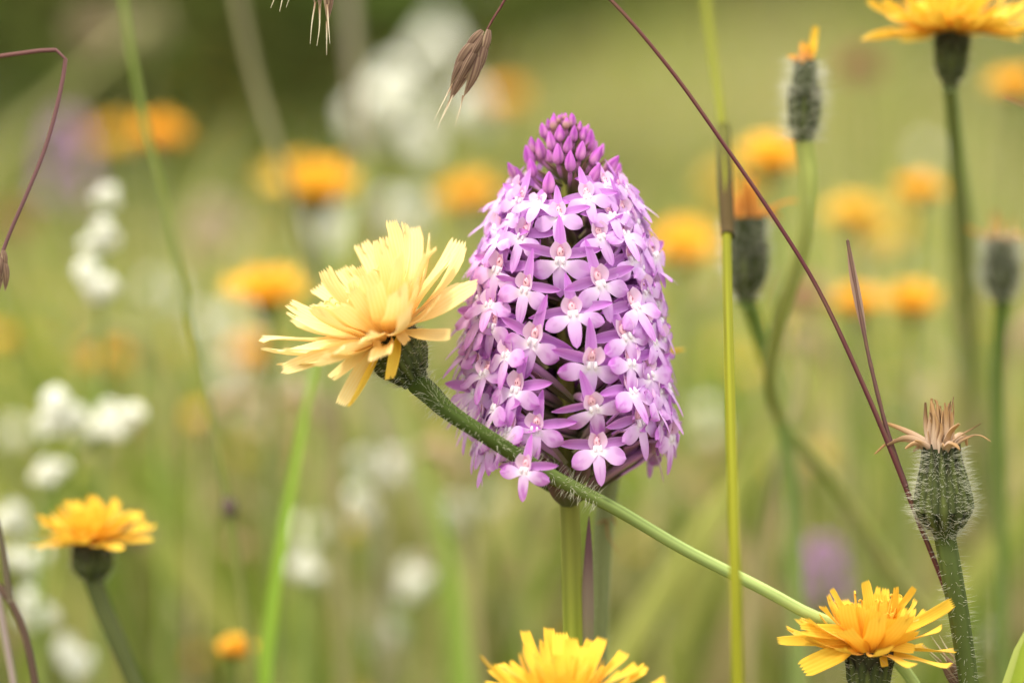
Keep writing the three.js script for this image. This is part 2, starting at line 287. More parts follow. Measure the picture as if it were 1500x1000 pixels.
  // browned tip of the lowest floret
  // buds: centre, length in pixels, lean to the right
  const budG = [1, 2, 3, 4, 5, 6].map((s) => {
    const g = lathe(1, (t) => 0.3 * Math.pow(Math.sin(Math.PI * Math.pow(t, 0.72)), 0.8) * (1 - 0.2 * t) + 0.012, 18, 18, (t, a) => {
      const seam = Math.pow(Math.abs(Math.cos(1.5 * (a + s))), 14); let c = mixc(s % 3 ? [0.56, 0.22, 0.44] : [0.5, 0.27, 0.3], s % 2 ? [0.38, 0.055, 0.4] : [0.29, 0.035, 0.31], sstep(0.15, 0.85, t + 0.4 * (noise3(Math.cos(a) * 2, t * 3, s) - 0.4))); c = mixc(c, [0.62, 0.3, 0.6], 0.35 * noise3(Math.cos(a) * 3, t * 3, Math.sin(a) * 3 + s)); return mixc(c, [0.22, 0.02, 0.25], seam * 0.7);
    }, (t, a) => 1 - 0.2 * Math.pow(Math.abs(Math.cos(1.5 * (a + s))), 8) * Math.sin(Math.PI * t) + 0.05 * Math.sin(4 * a + t * 5 + s));
    g.translate(0, -0.5, 0); return g;
  });
  const greenBud = lathe(1, (t) => 0.31 * Math.pow(Math.sin(Math.PI * Math.pow(t, 0.75)), 0.8) + 0.01, 12, 14, (t, a) => mixc([0.42, 0.24, 0.2], MAG, sstep(0.45, 0.95, t))); greenBud.translate(0, -0.5, 0);
  const addBud = (x, y, len, lean, small, az) => {
    const cx = 835, rad = mouthR(y + 6) * 0.94, dx = x - cx, zz = az !== undefined ? rad * Math.cos(az) : Math.sqrt(Math.max(rad * rad - dx * dx, 9)), xx = az !== undefined ? rad * Math.sin(az) : dx;
    const pos = P(cx, y, 0).add(V(mm(xx), 0, mm(zz))), b = new THREE.Group(); b.name = 'bud'; b.position.copy(pos).sub(base); orchid.add(b);
    const L = mm(len), m = new THREE.Mesh(small ? greenBud : budG[Math.floor(R() * 6)], M.bud); m.name = 'tepal_cap'; m.scale.set(L * 0.88, L, L * 0.88); m.scale.x *= R.r(0.95, 1.15); b.add(m);
    const out = V(xx, 0, zz).normalize(); m.quaternion.setFromUnitVectors(V(0, 1, 0), V(Math.sin(lean), Math.cos(lean), zz > 0 ? 0.22 : -0.2).normalize()).multiply(euler(0, R() * 6, 0));
    const d = V(0, 1, 0).applyQuaternion(m.quaternion), root = d.clone().multiplyScalar(-L * 0.48), foot = V(-mm(xx) * 0.86, -mm(26) - mm(rad) * 0.35, -mm(zz) * 0.86);
    const st = new THREE.Mesh(tube([root, root.clone().addScaledVector(d, -L * 0.25).lerp(foot, 0.25), foot], (t) => lerp(0.00038, 0.00055, t), 9, 7, (t) => mixc([0.5, 0.2, 0.42], [0.15, 0.16, 0.05], sstep(0.1, 0.6, t))), M.bud); st.name = 'ovary'; b.add(st);
    const bq = new THREE.Mesh(sheet(7, 4, (u, v) => { const w = 0.0007 * Math.sin(Math.PI * (0.1 + 0.9 * u)), p = foot.clone().lerp(root, u * 1.15).add(V(0.0009, -0.0006, 0.0006)); return [p.x + v * w, p.y, p.z + w * (1 - v * v)]; }, (u) => mixc([0.13, 0.15, 0.04], [0.24, 0.12, 0.1], u)), M.leaf); bq.name = 'bract'; b.add(bq);
  };
  for (const [u, v, len, lean, small] of [[465, 475, 205, 0], [352, 410, 205, -0.02], [270, 670, 215, 0.02], [447, 325, 175, 0.15], [565, 380, 190, 0.16], [650, 278, 205, 0.1], [705, 425, 210, 0.5], [850, 512, 225, 0.62], [690, 585, 205, 0.45], [290, 292, 190, -0.2], [195, 362, 210, -0.22], [115, 535, 190, -0.2], [92, 425, 215, -0.3], [122, 330, 170, -0.15], [372, 222, 165, 0], [500, 225, 160, 0.08], [590, 225, 145, 0.12], [435, 130, 115, 0.05, 1], [318, 135, 150, -0.12, 1], [225, 195, 155, -0.22], [368, 92, 90, 0, 1], [492, 105, 125, 0.1], [556, 155, 100, 0.12], [270, 135, 110, -0.1], [0, 615, 200, -0.35], [-60, 560, 180, -0.5], [322, 72, 90, -0.05], [425, 70, 80, 0.02, 1], [480, 70, 80, 0.1], [395, 60, 60, 0]])
    addBud(760 + u / 6.25, 160 + v / 6.25, len / 6.25, lean, small);
  for (let i = 0; i < 15; i++) { const y = 188 + i * 4.6, az = Math.PI + (i * 2.4 % 2.8) - 1.4; addBud(835, y, lerp(15, 32, i / 15), Math.sin(az) * 0.35, false, az); }
}

// ------------------------------------------------------------------ yellow composite flowers
function ligule(tone, seed, q = 1) { // unit length along +y, face +z
  const R = rng(seed), tw = R.n() * 0.25, cv = R.r(-0.12, 0.2), tip = R.r(0.03, 0.06), split = R() < 0.3;
  const [lo, hi] = tone, nv = q ? 10 : 4;
  return sheet(q ? 9 : 4, nv, (u, v, i, j) => {
    const w = 0.1 * (0.5 + 0.62 * sstep(0, 0.4, u)) * (1 - 0.12 * sstep(0.85, 1, u)), end = u > 0.99 ? (j % 2 ? 0 : -tip * (split && j === 4 ? 3 : 1)) : 0;
    return [v * w * Math.cos(tw * u) + 0.02 * Math.sin(u * 3 + seed), u + end, cv * u * u + v * w * Math.sin(tw * u) - 0.035 * (1 - v * v) * (1 - u * 0.6) + 0.014 * Math.sin(u * 7 + seed) + 0.007 * Math.cos(v * 15.7) + 0.03 * v * Math.sin(u * 5 + seed)];
  }, (u, v) => mixc(mixc(lo, hi, sstep(0.05, 0.75, u)), lo, 0.45 * Math.pow(Math.abs(Math.sin(v * 7.85)), 4)));
}
const TONES = { pale: [[0.9, 0.61, 0.17], [0.93, 0.75, 0.36]], gold: [[0.82, 0.43, 0.025], [0.9, 0.59, 0.065]], lemon: [[0.8, 0.48, 0.03], [0.88, 0.64, 0.1]], orange: [[0.8, 0.38, 0.02], [0.88, 0.52, 0.045]] };
const LIG = {}; for (const k in TONES) LIG[k] = [1, 2, 3, 4, 5].map((s) => ligule(TONES[k], s * 7 + k.length, 1));
const LIGLOW = {}; for (const k in TONES) LIGLOW[k] = [1, 2, 3].map((s) => ligule(TONES[k], s * 5 + k.length, 0));
const DARK = [0.025, 0.032, 0.014], OLIVE = [0.08, 0.11, 0.025];
// profile of the involucre: from the stalk (t=0) to the mouth (t=1)
const cup = (rs, rm, rb, k = 0.42) => (t) => t < k ? lerp(rs, rb, sstep(0, k, t)) : lerp(rb, rm, sstep(k, 1, t));
function involucre(root, at, axis, h, prof, opt, R) {
  const q = new THREE.Quaternion().setFromUnitVectors(V(0, 1, 0), axis), put = (g) => { g.applyQuaternion(q); g.translate(at.x, at.y, at.z); return g; };
  const body = part('involucre', put(lathe(h, prof, 16, 28, (t, a) => mixc(opt.dark ?? DARK, OLIVE, 0.35 * noise3(Math.cos(a) * 4, t * 6, Math.sin(a) * 4) + 0.25 * sstep(0.3, 0, t)), (t, a) => 1 + 0.05 * Math.cos(14 * a))), M.matte, root);
  for (let ring = 0; ring < (opt.rings ?? 0); ring++) { // overlapping pointed bracts
    const n = opt.bracts ?? 13;
    for (let k = 0; k < n; k++) {
      const a0 = (k + ring * 0.5) / n * Math.PI * 2 + R.n() * 0.08, t0 = 0.12 + 0.2 * ring, t1 = Math.min(1.06, 0.66 + 0.2 * ring + R.n() * 0.05), da = 0.8 * Math.PI / n;
      part('bract', put(sheet(8, 4, (u, v) => { const t = lerp(t0, t1, u), w = da * Math.pow(Math.sin(Math.PI * (0.25 + 0.75 * u)), 0.7), a = a0 + v * w, r = prof(Math.min(1, t)) * 1.06 + h * (0.012 + 0.03 * (1 - v * v)); return [r * Math.cos(a), h * t, r * Math.sin(a)]; }, (u, v) => mixc(mixc([0.03, 0.038, 0.016], [0.12, 0.145, 0.035], (1 - Math.abs(v)) * (0.25 + 0.5 * hash3(k, ring, 1))), [0.03, 0.022, 0.02], sstep(0.6, 1, u) * 0.7))), M.matte, body, true);
    }
  }
  if (opt.hairs) {
    const list = [];
    for (let i = 0; i < opt.hairs; i++) {
      const t = R.r(0.0, 0.98), a = R() * 6.283, n = V(Math.cos(a), R.r(-0.1, 0.5), Math.sin(a)).normalize(), p = V(prof(t) * 1.05 * Math.cos(a), h * t, prof(t) * 1.05 * Math.sin(a));
      list.push([p.applyQuaternion(q).add(at), n.applyQuaternion(q), opt.hairLen * R.r(0.5, 1.3)]);
    }
    part('bristle', hairs(list, opt.hairR ?? 0.000035, R, [0.74, 0.74, 0.6]), M.hair, root).userData = { kind: 'stuff' };
  }
}
function stemOf(root, pts, r, colA, colB, opt = {}) {
  const R = rng(opt.seed ?? 3), rad = typeof r === 'function' ? r : () => r;
  const g = tube(pts, (t, a) => rad(t) * (1 + 0.05 * Math.cos(7 * a)), opt.segs ?? 60, opt.sides ?? 16, (t, a) => mixc(colA, colB, sstep(opt.c0 ?? 0, opt.c1 ?? 1, t)).map((c) => c * (0.88 + 0.5 * Math.pow(Math.abs(Math.cos(3.5 * a)), 4) + 0.3 * (noise3(t * 60, a * 3, 7) - 0.5))));
  const list = opt.hairs ? tubeHairs(g, opt.hairs, opt.t0 ?? 0, opt.t1 ?? 1, rad, opt.hairLen, R) : null;
  part(opt.name ?? 'stem', g, M.stem, root);
  if (list) part('stem_bristle', hairs(list, opt.hairR ?? 0.000032, R, [0.66, 0.66, 0.5]), M.hair, root).userData = { kind: 'stuff' };
}
// rays of a head: rows of [count, length, elevation from the disc plane in radians, spread]
function rays(root, at, axis, rows, tone, R, low, widen = 1) {
  const q = new THREE.Quaternion().setFromUnitVectors(V(0, 1, 0), axis), all = [];
  for (const [n, len, el, jit, r0] of rows) for (let k = 0; k < n; k++) {
    const a = (k + R.n() * 0.45) / n * Math.PI * 2, e = el + R.n() * jit, L = len * R.r(0.76, 1.1), g = (low ? LIGLOW : LIG)[tone], dir = V(Math.cos(a) * Math.cos(e), Math.sin(e), Math.sin(a) * Math.cos(e)), face = V(-Math.cos(a) * Math.sin(e), Math.cos(e), -Math.sin(a) * Math.sin(e));
    const side = dir.clone().cross(face), tilt = R.n() * 0.5, f2 = face.clone().multiplyScalar(Math.cos(tilt)).addScaledVector(side, Math.sin(tilt)), s2 = dir.clone().cross(f2).normalize();
    const m = new THREE.Matrix4().makeBasis(s2, dir, f2), o = V(Math.cos(a) * r0, R.n() * 0.0004, Math.sin(a) * r0);
    const ww = widen * R.r(0.8, 1.25) * Math.max(1, 0.0105 / L * 0.8);
    m.scale(V(L * ww, L, L)); m.setPosition(o); m.premultiply(new THREE.Matrix4().makeRotationFromQuaternion(q)); m.premultiply(new THREE.Matrix4().makeTranslation(at.x, at.y, at.z));
    all.push([g[Math.floor(R() * g.length)], m]);
  }
  if (low) return part('corolla', mergeGeometries(all.map(([g, m]) => g.clone().applyMatrix4(m))), M.ray, root);
  for (const [g, m] of all) { const x = new THREE.Mesh(g, M.ray); x.name = 'ligule'; m.premultiply(new THREE.Matrix4().makeTranslation(-root.position.x, -root.position.y, -root.position.z)); m.decompose(x.position, x.quaternion, x.scale); root.add(x); }
}
function styles(root, at, axis, n, tone, R) { // forked styles standing in the middle of a head
  const q = new THREE.Quaternion().setFromUnitVectors(V(0, 1, 0), axis), c = mixc(TONES[tone][0], TONES[tone][1], 0.6);
  for (let k = 0; k < n; k++) {
    const a = R() * 6.28, r = 0.0034 * Math.sqrt(R()), e = R.r(0.02, 0.5), L = R.r(0.006, 0.0105), d = V(Math.cos(a) * Math.sin(e), Math.cos(e), Math.sin(a) * Math.sin(e)), p = V(Math.cos(a) * r, 0, Math.sin(a) * r), tip = p.clone().addScaledVector(d, L), s = V(R.n(), 0, R.n()).normalize().multiplyScalar(0.0009);
    const put = (v) => v.applyQuaternion(q).add(at), gs = [tube([put(p.clone()), put(p.clone().lerp(tip, 0.5)), put(tip.clone())], 0.0002, 5, 5, () => c)];
    for (const w of [-1, 1]) gs.push(tube([put(tip.clone()), put(tip.clone().addScaledVector(s, w * 0.6).add(V(0, 0.0006, 0))), put(tip.clone().addScaledVector(s, w * 1.1).add(V(0, 0.0003, 0)))], 0.00016, 5, 5, () => c));
    part('style', mergeGeometries(gs), M.ray, root);
  }
}
function oneRay(root, from, to, face, tone, w, k) { // a ligule laid out by its ends
  const dir = to.clone().sub(from), L = dir.length(); dir.normalize(); const s = dir.clone().cross(face).normalize(), f = s.clone().cross(dir);
  const m = new THREE.Matrix4().makeBasis(s, dir, f).scale(V(L * w, L, L)).setPosition(from.clone().sub(root.position)), x = new THREE.Mesh(LIG[tone][k % 5], M.ray); x.name = 'ligule'; m.decompose(x.position, x.quaternion, x.scale); root.add(x);
}
{ // the pale one, left of the orchid, its stalk crossing in front of it
  const R = rng(401), end = P(1345, 1010, -0.004), base = down(P(1420, 1300, 0.01));
  const t = thing('yellow_flower', 'large pale yellow flower left of the orchid, its curved hairy stalk crossing in front', 'flower', base);
  const axis = V(-0.5, 0.84, 0.14).normalize(), mouth = P(568, 492, -0.012), at = mouth.clone().addScaledVector(axis, -0.0098);
  const curve = [base, end, P(1160, 886, -0.008), P(1000, 803, -0.012), P(900, 744, -0.0135), P(800, 692, -0.0155), P(705, 634, -0.0195), P(655, 601, -0.018), P(628, 575, -0.013), at];
  stemOf(t, curve, (u) => lerp(0.00105, 0.0014, sstep(0.85, 0.95, u)) + 0.0006 * sstep(0.955, 1, u), [0.36, 0.46, 0.15], [0.045, 0.07, 0.012], { c0: 0.76, c1: 0.955, hairs: 650, t0: 0.885, t1: 0.995, hairLen: 0.0021, segs: 150, seed: 6, hairR: 0.000038 });
  involucre(t, at, axis, 0.0102, cup(0.0024, 0.0044, 0.0047, 0.55), { rings: 3, bracts: 12, hairs: 800, hairLen: 0.0018, hairR: 0.00004, dark: [0.03, 0.04, 0.018] }, R);
  const c = mouth.clone().addScaledVector(axis, 0.0005);
  rays(t, c, axis, [[15, 0.0182, 0.1, 0.28, 0.0032], [15, 0.0186, 0.45, 0.28, 0.003], [14, 0.018, 0.8, 0.3, 0.0025], [11, 0.0155, 1.1, 0.3, 0.002], [12, 0.012, 1.35, 0.3, 0.001]], 'pale', R, false, 0.92); styles(t, c, axis, 16, 'pale', R);
  const f = V(-0.2, 0.3, 1).normalize();
  [[583, 490, 574, 562, 0.95, 'lemon'], [556, 500, 498, 592, 0.85, 'pale'], [550, 500, 484, 560, 0.8, 'pale'], [590, 484, 666, 494, 0.95, 'pale'], [552, 492, 552, 520, 1.3, 'pale'], [560, 505, 514, 604, 0.35, 'lemon'], [548, 495, 414, 540, 0.7, 'pale'], [580, 478, 600, 505, 1.4, 'pale']].forEach(([x, y, x2, y2, w, tn], i) => oneRay(t, P(x, y, -0.018), P(x2, y2, -0.022), f, tn, w, i));
}
function nearHead(label, x, y, dz, axis, o) {
  const R = rng(o.seed), ax = axis.normalize(), mouth = P(x, y, dz), at = mouth.clone().addScaledVector(ax, -o.h), base = down(P(o.foot[0], o.foot[1], o.foot[2] ?? dz));
  const t = thing('yellow_flower', label, 'flower', base, o.group);
  stemOf(t, [base, ...o.stem.map(([a, b, c]) => P(a, b, c ?? dz)), at], o.r, o.colA ?? [0.12, 0.16, 0.04], o.colB ?? [0.075, 0.09, 0.03], { hairs: o.stemHairs, hairLen: 0.0012, t0: 0.5, segs: 50, seed: o.seed + 1, hairR: 0.00003 });
  involucre(t, at, ax, o.h, cup(o.r(1), o.rm, o.rb), { rings: 2, bracts: 11, hairs: o.invHairs ?? 300, hairLen: 0.0017, dark: [0.032, 0.026, 0.018] }, R);
  rays(t, mouth.clone().addScaledVector(ax, -0.0002), ax, o.rows, o.tone, R, false, o.widen ?? 0.9); if (!o.plain) styles(t, mouth, ax, 14, o.tone, R);
  return t;
}
const r1 = (a, b) => (u) => lerp(a, b, sstep(0.8, 1, u));
{
  const t = nearHead('golden yellow flower at the bottom right corner with spiky uneven rays, under the withered head', 1275, 950, -0.012, V(0.04, 1, 0.02), { seed: 61, h: 0.0085, r: r1(0.0022, 0.0026), rm: 0.0042, rb: 0.0035, foot: [1285, 1400], stem: [[1280, 1120]], rows: [[12, 0.0125, 0.12, 0.28, 0.0026], [16, 0.0118, 0.5, 0.2, 0.0022], [16, 0.011, 0.85, 0.25, 0.0018], [12, 0.0098, 1.15, 0.25, 0.0012]], tone: 'gold', stemHairs: 300, widen: 1.15 });
  const f = V(0, 0.5, 1).normalize();
  [[1255, 940, 1175, 985, 1.35], [1262, 938, 1140, 937, 0.55], [1268, 930, 1168, 925, 0.9], [1290, 935, 1402, 886, 0.6], [1285, 940, 1340, 950, 1.2], [1290, 945, 1298, 978, 1.3], [1280, 920, 1268, 852, 0.9], [1310, 915, 1312, 855, 0.6], [1300, 910, 1345, 858, 0.6], [1250, 920, 1222, 863, 0.6]].forEach(([x, y, x2, y2, w], i) => oneRay(t, P(x, y, -0.014), P(x2, y2, -0.017), f, 'gold', w, i));
  nearHead('bright yellow flower cut off by the bottom edge, straight below the orchid', 824, 1032, -0.034, V(0, 1, 0.18), { seed: 72, plain: true, h: 0.008, r: r1(0.0016, 0.0022), rm: 0.004, rb: 0.0036, foot: [835, 1500], stem: [[835, 1200]], rows: [[20, 0.0142, 0.2, 0.16, 0.003], [18, 0.0134, 0.5, 0.16, 0.0026], [16, 0.012, 0.85, 0.2, 0.002], [14, 0.0102, 1.2, 0.22, 0.0014]], tone: 'gold', stemHairs: 0 });
  nearHead('orange yellow flower at the lower left, slightly blurred, on a dark involucre', 132, 790, 0.036, V(-0.05, 1, 0.08), { seed: 83, plain: true, h: 0.0085, r: r1(0.0011, 0.0019), rm: 0.0032, rb: 0.0036, foot: [300, 1500], stem: [[245, 1150, 0.04], [190, 985, 0.037], [150, 890, 0.036]], rows: [[20, 0.0105, 0.1, 0.22, 0.002], [18, 0.01, 0.5, 0.2, 0.002], [16, 0.0092, 0.85, 0.2, 0.0016], [12, 0.0085, 1.15, 0.2, 0.001]], tone: 'gold', stemHairs: 0 });
  nearHead('large golden flower cut off by the top right corner, seen from below', 1396, 42, 0.034, V(0.03, 1, 0.0), { seed: 94, h: 0.011, r: (u) => lerp(0.003, 0.0015, sstep(0.75, 0.97, u)), rm: 0.0031, rb: 0.0027, foot: [1465, 1500, 0.36], stem: [[1450, 1000, 0.34], [1432, 700, 0.29], [1415, 400, 0.17], [1401, 220, 0.07]], colA: [0.3, 0.3, 0.15], colB: [0.22, 0.27, 0.1], rows: [[22, 0.0148, -0.02, 0.1, 0.003], [22, 0.0142, 0.25, 0.12, 0.0026], [18, 0.012, 0.55, 0.2, 0.002], [14, 0.01, 0.95, 0.2, 0.0014]], tone: 'gold', stemHairs: 0 });
}
// hairy closed heads with a tuft
function closedHead(name, label, x, y, dz, axis, o) {
  const R = rng(o.seed), ax = axis.normalize(), mouth = P(x, y, dz), at = mouth.clone().addScaledVector(ax, -o.h), base = down(P(o.foot[0], o.foot[1], o.foot[2] ?? dz));
  const t = thing(name, label, 'flower head', base);
  stemOf(t, [base, ...o.stem.map(([a, b, c]) => P(a, b, c ?? dz)), at], o.r, o.colA ?? [0.19, 0.23, 0.08], o.colB ?? [0.11, 0.16, 0.035], { hairs: o.stemHairs, hairLen: o.hairLen * 0.75, t0: o.t0 ?? 0.5, c0: o.c0, segs: 80, seed: o.seed + 1, hairR: 0.000028 });
  involucre(t, at, ax, o.h, cup(o.r(1), o.rm, o.rb, o.k), { rings: o.rings ?? 3, bracts: 11, hairs: o.hairs, hairLen: o.hairLen, dark: [0.028, 0.033, 0.018], hairR: o.hairR }, R);
  const q = new THREE.Quaternion().setFromUnitVectors(V(0, 1, 0), ax);
  for (let k = 0; k < o.tuft; k++) { // shrivelled florets
    const a = R() * 6.28, rr = o.rm * Math.sqrt(R()) * 0.9, L = o.tuftLen * R.r(0.4, 1.15), out = R() < o.curl ? R.r(0.6, 1.3) : R.r(-0.2, 0.14), d = V(Math.cos(a), 0, Math.sin(a)), w = R.r(0.0002, 0.00048), curlDown = out > 0.55 ? R.r(0.2, 1.1) : R.n() * 0.2, wob = o.tuftLen / 0.0085;
    const p0 = V(d.x * rr, -0.0006, d.z * rr), pts = [0, 0.35, 0.7, 1].map((s) => p0.clone().addScaledVector(d, L * out * s).add(V(R.n() * 0.0011 * s * wob, L * (s - curlDown * s * s), R.n() * 0.0011 * s * wob)).applyQuaternion(q).add(mouth));
    part('floret', tube(pts, (s, b) => (w * (1.15 - 0.8 * s * s)) * (1 + 0.55 * Math.cos(2 * b + a)), 12, 6, (s) => mixc(mixc(o.tuftA, o.tuftB, sstep(0.15, 0.9, s + R.n() * 0.05)), [0.16, 0.09, 0.05], hash3(k, 2, 3) > 0.8 ? sstep(0.4, 1, s) * 0.8 : 0)), M.leaf, t);
  }
  if (o.spike) oneRay(t, P(o.spike[0], o.spike[1], dz), P(o.spike[2], o.spike[3], dz), V(0.3, 0, 1).normalize(), 'gold', 1.0, 2);
  return t;
}
closedHead('withered_flower', 'hairy withered flower head at the right with shrivelled tan florets on top', 1379, 655, -0.012, V(-0.06, 1, 0.02), { seed: 120, h: 0.0165, r: (u) => lerp(0.0014, 0.0019, sstep(0.8, 1, u)), rm: 0.0027, rb: 0.0045, k: 0.34, foot: [1440, 1400], stem: [[1432, 1100], [1418, 985], [1402, 880], [1391, 820]], hairs: 1700, hairLen: 0.0025, stemHairs: 900, t0: 0.72, tuft: 66, tuftLen: 0.0084, curl: 0.24, tuftA: [0.7, 0.54, 0.4], tuftB: [0.5, 0.31, 0.14], hairR: 0.000036, colA: [0.11, 0.15, 0.035], colB: [0.05, 0.068, 0.015] });
closedHead('budding_flower', 'closed hairy bud with an orange tip at the upper right, blurred white outline', 1181, 88, 0.026, V(0.03, 1, 0), { seed: 131, h: 0.0155, r: r1(0.0014, 0.0019), rm: 0.0021, rb: 0.0025, k: 0.5, foot: [1500, 1500, 0.13], stem: [[1400, 980, 0.12], [1320, 855, 0.11], [1222, 705, 0.095], [1150, 620, 0.08], [1128, 555, 0.06], [1145, 460, 0.045], [1176, 360, 0.034], [1185, 260, 0.028]], hairs: 900, hairLen: 0.0033, stemHairs: 220, rings: 1, tuft: 16, tuftLen: 0.004, curl: 0.1, tuftA: [0.78, 0.42, 0.14], tuftB: [0.86, 0.48, 0.06], spike: [1187, 92, 1193, 38], colA: [0.22, 0.2, 0.06], colB: [0.3, 0.34, 0.09], c0: 0.5, hairR: 0.000045 });
closedHead('budding_flower', 'hairy half open bud with orange top behind the straight grass stem, right of the orchid', 1092, 318, 0.042, V(-0.02, 1, 0), { seed: 142, h: 0.0165, r: r1(0.0014, 0.0018), rm: 0.0039, rb: 0.0036, foot: [1180, 1500, 0.09], stem: [[1170, 900, 0.09], [1150, 640, 0.08], [1122, 520, 0.072], [1100, 450, 0.058]], hairs: 1000, hairLen: 0.0022, stemHairs: 300, rings: 1, tuft: 40, tuftLen: 0.0085, curl: 0.35, tuftA: [0.72, 0.34, 0.08], tuftB: [0.85, 0.44, 0.06], colA: [0.26, 0.22, 0.12], colB: [0.17, 0.25, 0.06], hairR: 0.00005 });
closedHead('budding_flower', 'small hairy bud with yellow tip at the far right edge, blurred', 1466, 350, 0.075, V(-0.04, 1, 0), { seed: 153, h: 0.013, r: r1(0.0013, 0.0017), rm: 0.003, rb: 0.0033, foot: [1475, 1500, 0.1], stem: [[1470, 900, 0.095], [1462, 560, 0.085]], hairs: 1300, hairLen: 0.0024, stemHairs: 200, rings: 1, tuft: 14, tuftLen: 0.006, curl: 0.3, tuftA: [0.7, 0.55, 0.4], tuftB: [0.76, 0.4, 0.05], hairR: 0.00006 });
{ // hairy stalk hidden behind the orchid, with its flower showing through the florets
  const t = nearHead('yellow flower almost hidden behind the orchid spike, on a pale hairy stalk', 915, 520, 0.022, V(0.1, 1, -0.1), { seed: 164, h: 0.008, r: r1(0.0016, 0.0021), rm: 0.0034, rb: 0.0034, foot: [872, 1500], stem: [[878, 1000], [880, 880], [886, 760], [900, 660], [912, 600]], colA: [0.32, 0.36, 0.17], colB: [0.16, 0.18, 0.07], rows: [[14, 0.009, 0.3, 0.3, 0.002], [12, 0.008, 0.9, 0.3, 0.0012]], tone: 'gold', stemHairs: 900 });
  const R = rng(9);
  for (const pts of [[[889, 760], [891, 785], [900, 800], [908, 810]], [[896, 757], [902, 765], [903, 772]], [[885, 762], [878, 766], [873, 765]]])
    part('withered_leaf', tube(pts.map(([x, y]) => P(x, y, 0.018)), (s, a) => 0.0003 * (1.2 - s) * (1 + 0.5 * Math.cos(2 * a)), 14, 7, (s) => mixc([0.3, 0.15, 0.05], [0.48, 0.24, 0.08], s)), M.leaf, t);
}
// blurred yellow flowers behind: x, y, dz, radius in px, tone, label
const YB = [
  [390, 418, 0.17, 58, 'gold', 'large blurred golden flower just behind the pale flower, on its upper left'],
  [465, 262, 0.23, 66, 'gold', 'wide blurred golden flower below the pale white blossoms, at upper left of the orchid'],
  [430, 255, 0.4, 44, 'lemon', 'pale blurred yellow flower overlapping the wide golden one at its left side'],
  [232, 188, 0.28, 42, 'orange', 'blurred orange flower behind the leaning grass stem at upper left'],
  [165, 195, 0.5, 36, 'lemon', 'faint blurred yellow flower left of the orange one at upper left'],
  [690, 278, 0.3, 48, 'gold', 'blurred golden flower touching the left shoulder of the orchid'],
  [738, 138, 0.5, 34, 'orange', 'blurred orange flower right behind the hanging grass spikelet'],
  [1000, 352, 0.25, 54, 'gold', 'blurred golden flower touching the right side of the orchid'],
  [1130, 222, 0.17, 52, 'gold', 'blurred golden flower between the half open bud and the closed bud at the upper right'],
  [1252, 305, 0.25, 44, 'lemon', 'round blurred yellow green flower right of the closed bud stalk'],
  [1346, 272, 0.22, 34, 'gold', 'small blurred yellow flower left of the stalk of the top right flower'],
  [1258, 435, 0.2, 40, 'gold', 'blurred golden flower, left of the touching pair behind the red stem'],
  [1335, 435, 0.18, 44, 'gold', 'blurred golden flower, right of the touching pair behind the thin dark branch'],
  [1485, 118, 0.22, 36, 'gold', 'blurred golden flower at the right edge below the top right flower'],
  [8, 490, 0.3, 24, 'lemon', 'small blurred yellow flower at the left edge, halfway up'],
  [152, 515, 0.36, 34, 'orange', 'blurred orange flower above the white blossoms at the left edge'],
  [372, 510, 0.36, 36, 'orange', 'blurred orange flower beside the left tip of the pale flower'],
  [345, 945, 0.1, 26, 'gold', 'small blurred golden flower near the bottom left, beside the bright green blade'],
  [600, 400, 0.7, 44, 'lemon', 'very faint yellow flower far behind the pale flower'],
  [1075, 270, 0.7, 40, 'lemon', 'very faint yellow flower far behind the straight grass stem'],
  [1300, 330, 0.7, 40, 'lemon', 'very faint yellow flower far behind, just above the touching golden pair'],
];
YB.forEach(([x, y, dz, r, tone, label], i) => {
  const R = rng(500 + i), rr = mm(r * 1.05, dz), p = P(x, y + r * 0.35, dz), base = down(p, R.n() * 0.03, R.n() * 0.02), ax = V(R.n() * 0.12, 1, 0.22 + R.n() * 0.1).normalize();
  const t = thing('yellow_flower', label, 'flower', base, 'blurred yellow flowers behind the orchid');
  const at = p.clone().addScaledVector(ax, -rr * 0.55);
  part('stem', tube([base, base.clone().lerp(at, 0.55).add(V(R.n() * 0.01, 0, R.n() * 0.01)), at], rr * 0.11, 12, 7, () => [0.14, 0.18, 0.06]), M.stem, t);
  involucre(t, at, ax, rr * 0.6, cup(rr * 0.12, rr * 0.3, rr * 0.26), {}, R);
  rays(t, p, ax, [[18, rr, 0.15, 0.2, rr * 0.1], [16, rr * 0.95, 0.5, 0.2, rr * 0.1], [14, rr * 0.85, 0.9, 0.2, rr * 0.1], [8, rr * 0.7, 1.3, 0.2, 0]], tone, R, true, 1.5);
});
// blurred withered heads and purple orchids
const BB = [
  [305, 345, 0.55, 50, [0.62, 0.5, 0.4], 'pale pinkish dried flower head, blurred, left of the pale yellow flower'],
  [1258, 102, 0.35, 34, [0.42, 0.24, 0.14], 'brownish pink dried flower head, blurred, right of the closed bud at the top'],
  [1042, 668, 0.3, 26, [0.4, 0.26, 0.15], 'brown dried flower head, blurred, right of the orchid foot'],
  [1180, 440, 0.3, 36, [0.55, 0.33, 0.22], 'pinkish dried flower head, blurred, behind the forked bud stalk'],
  [140, 50, 0.6, 38, [0.5, 0.4, 0.28], 'beige dried flower head, blurred, near the top left above the bent red stalk'],
  [212, 45, 0.6, 34, [0.5, 0.46, 0.28], 'straw coloured dried flower head, blurred, crossed by the leaning stem at the top left'],
  [195, 785, 0.2, 30, [0.26, 0.17, 0.12], 'dark brown dried flower head, blurred, right of the lower left yellow flower'],
  [20, 330, 0.4, 30, [0.4, 0.22, 0.12], 'reddish brown dried flower head, blurred, beside the bent red stalk at the left edge'],
];
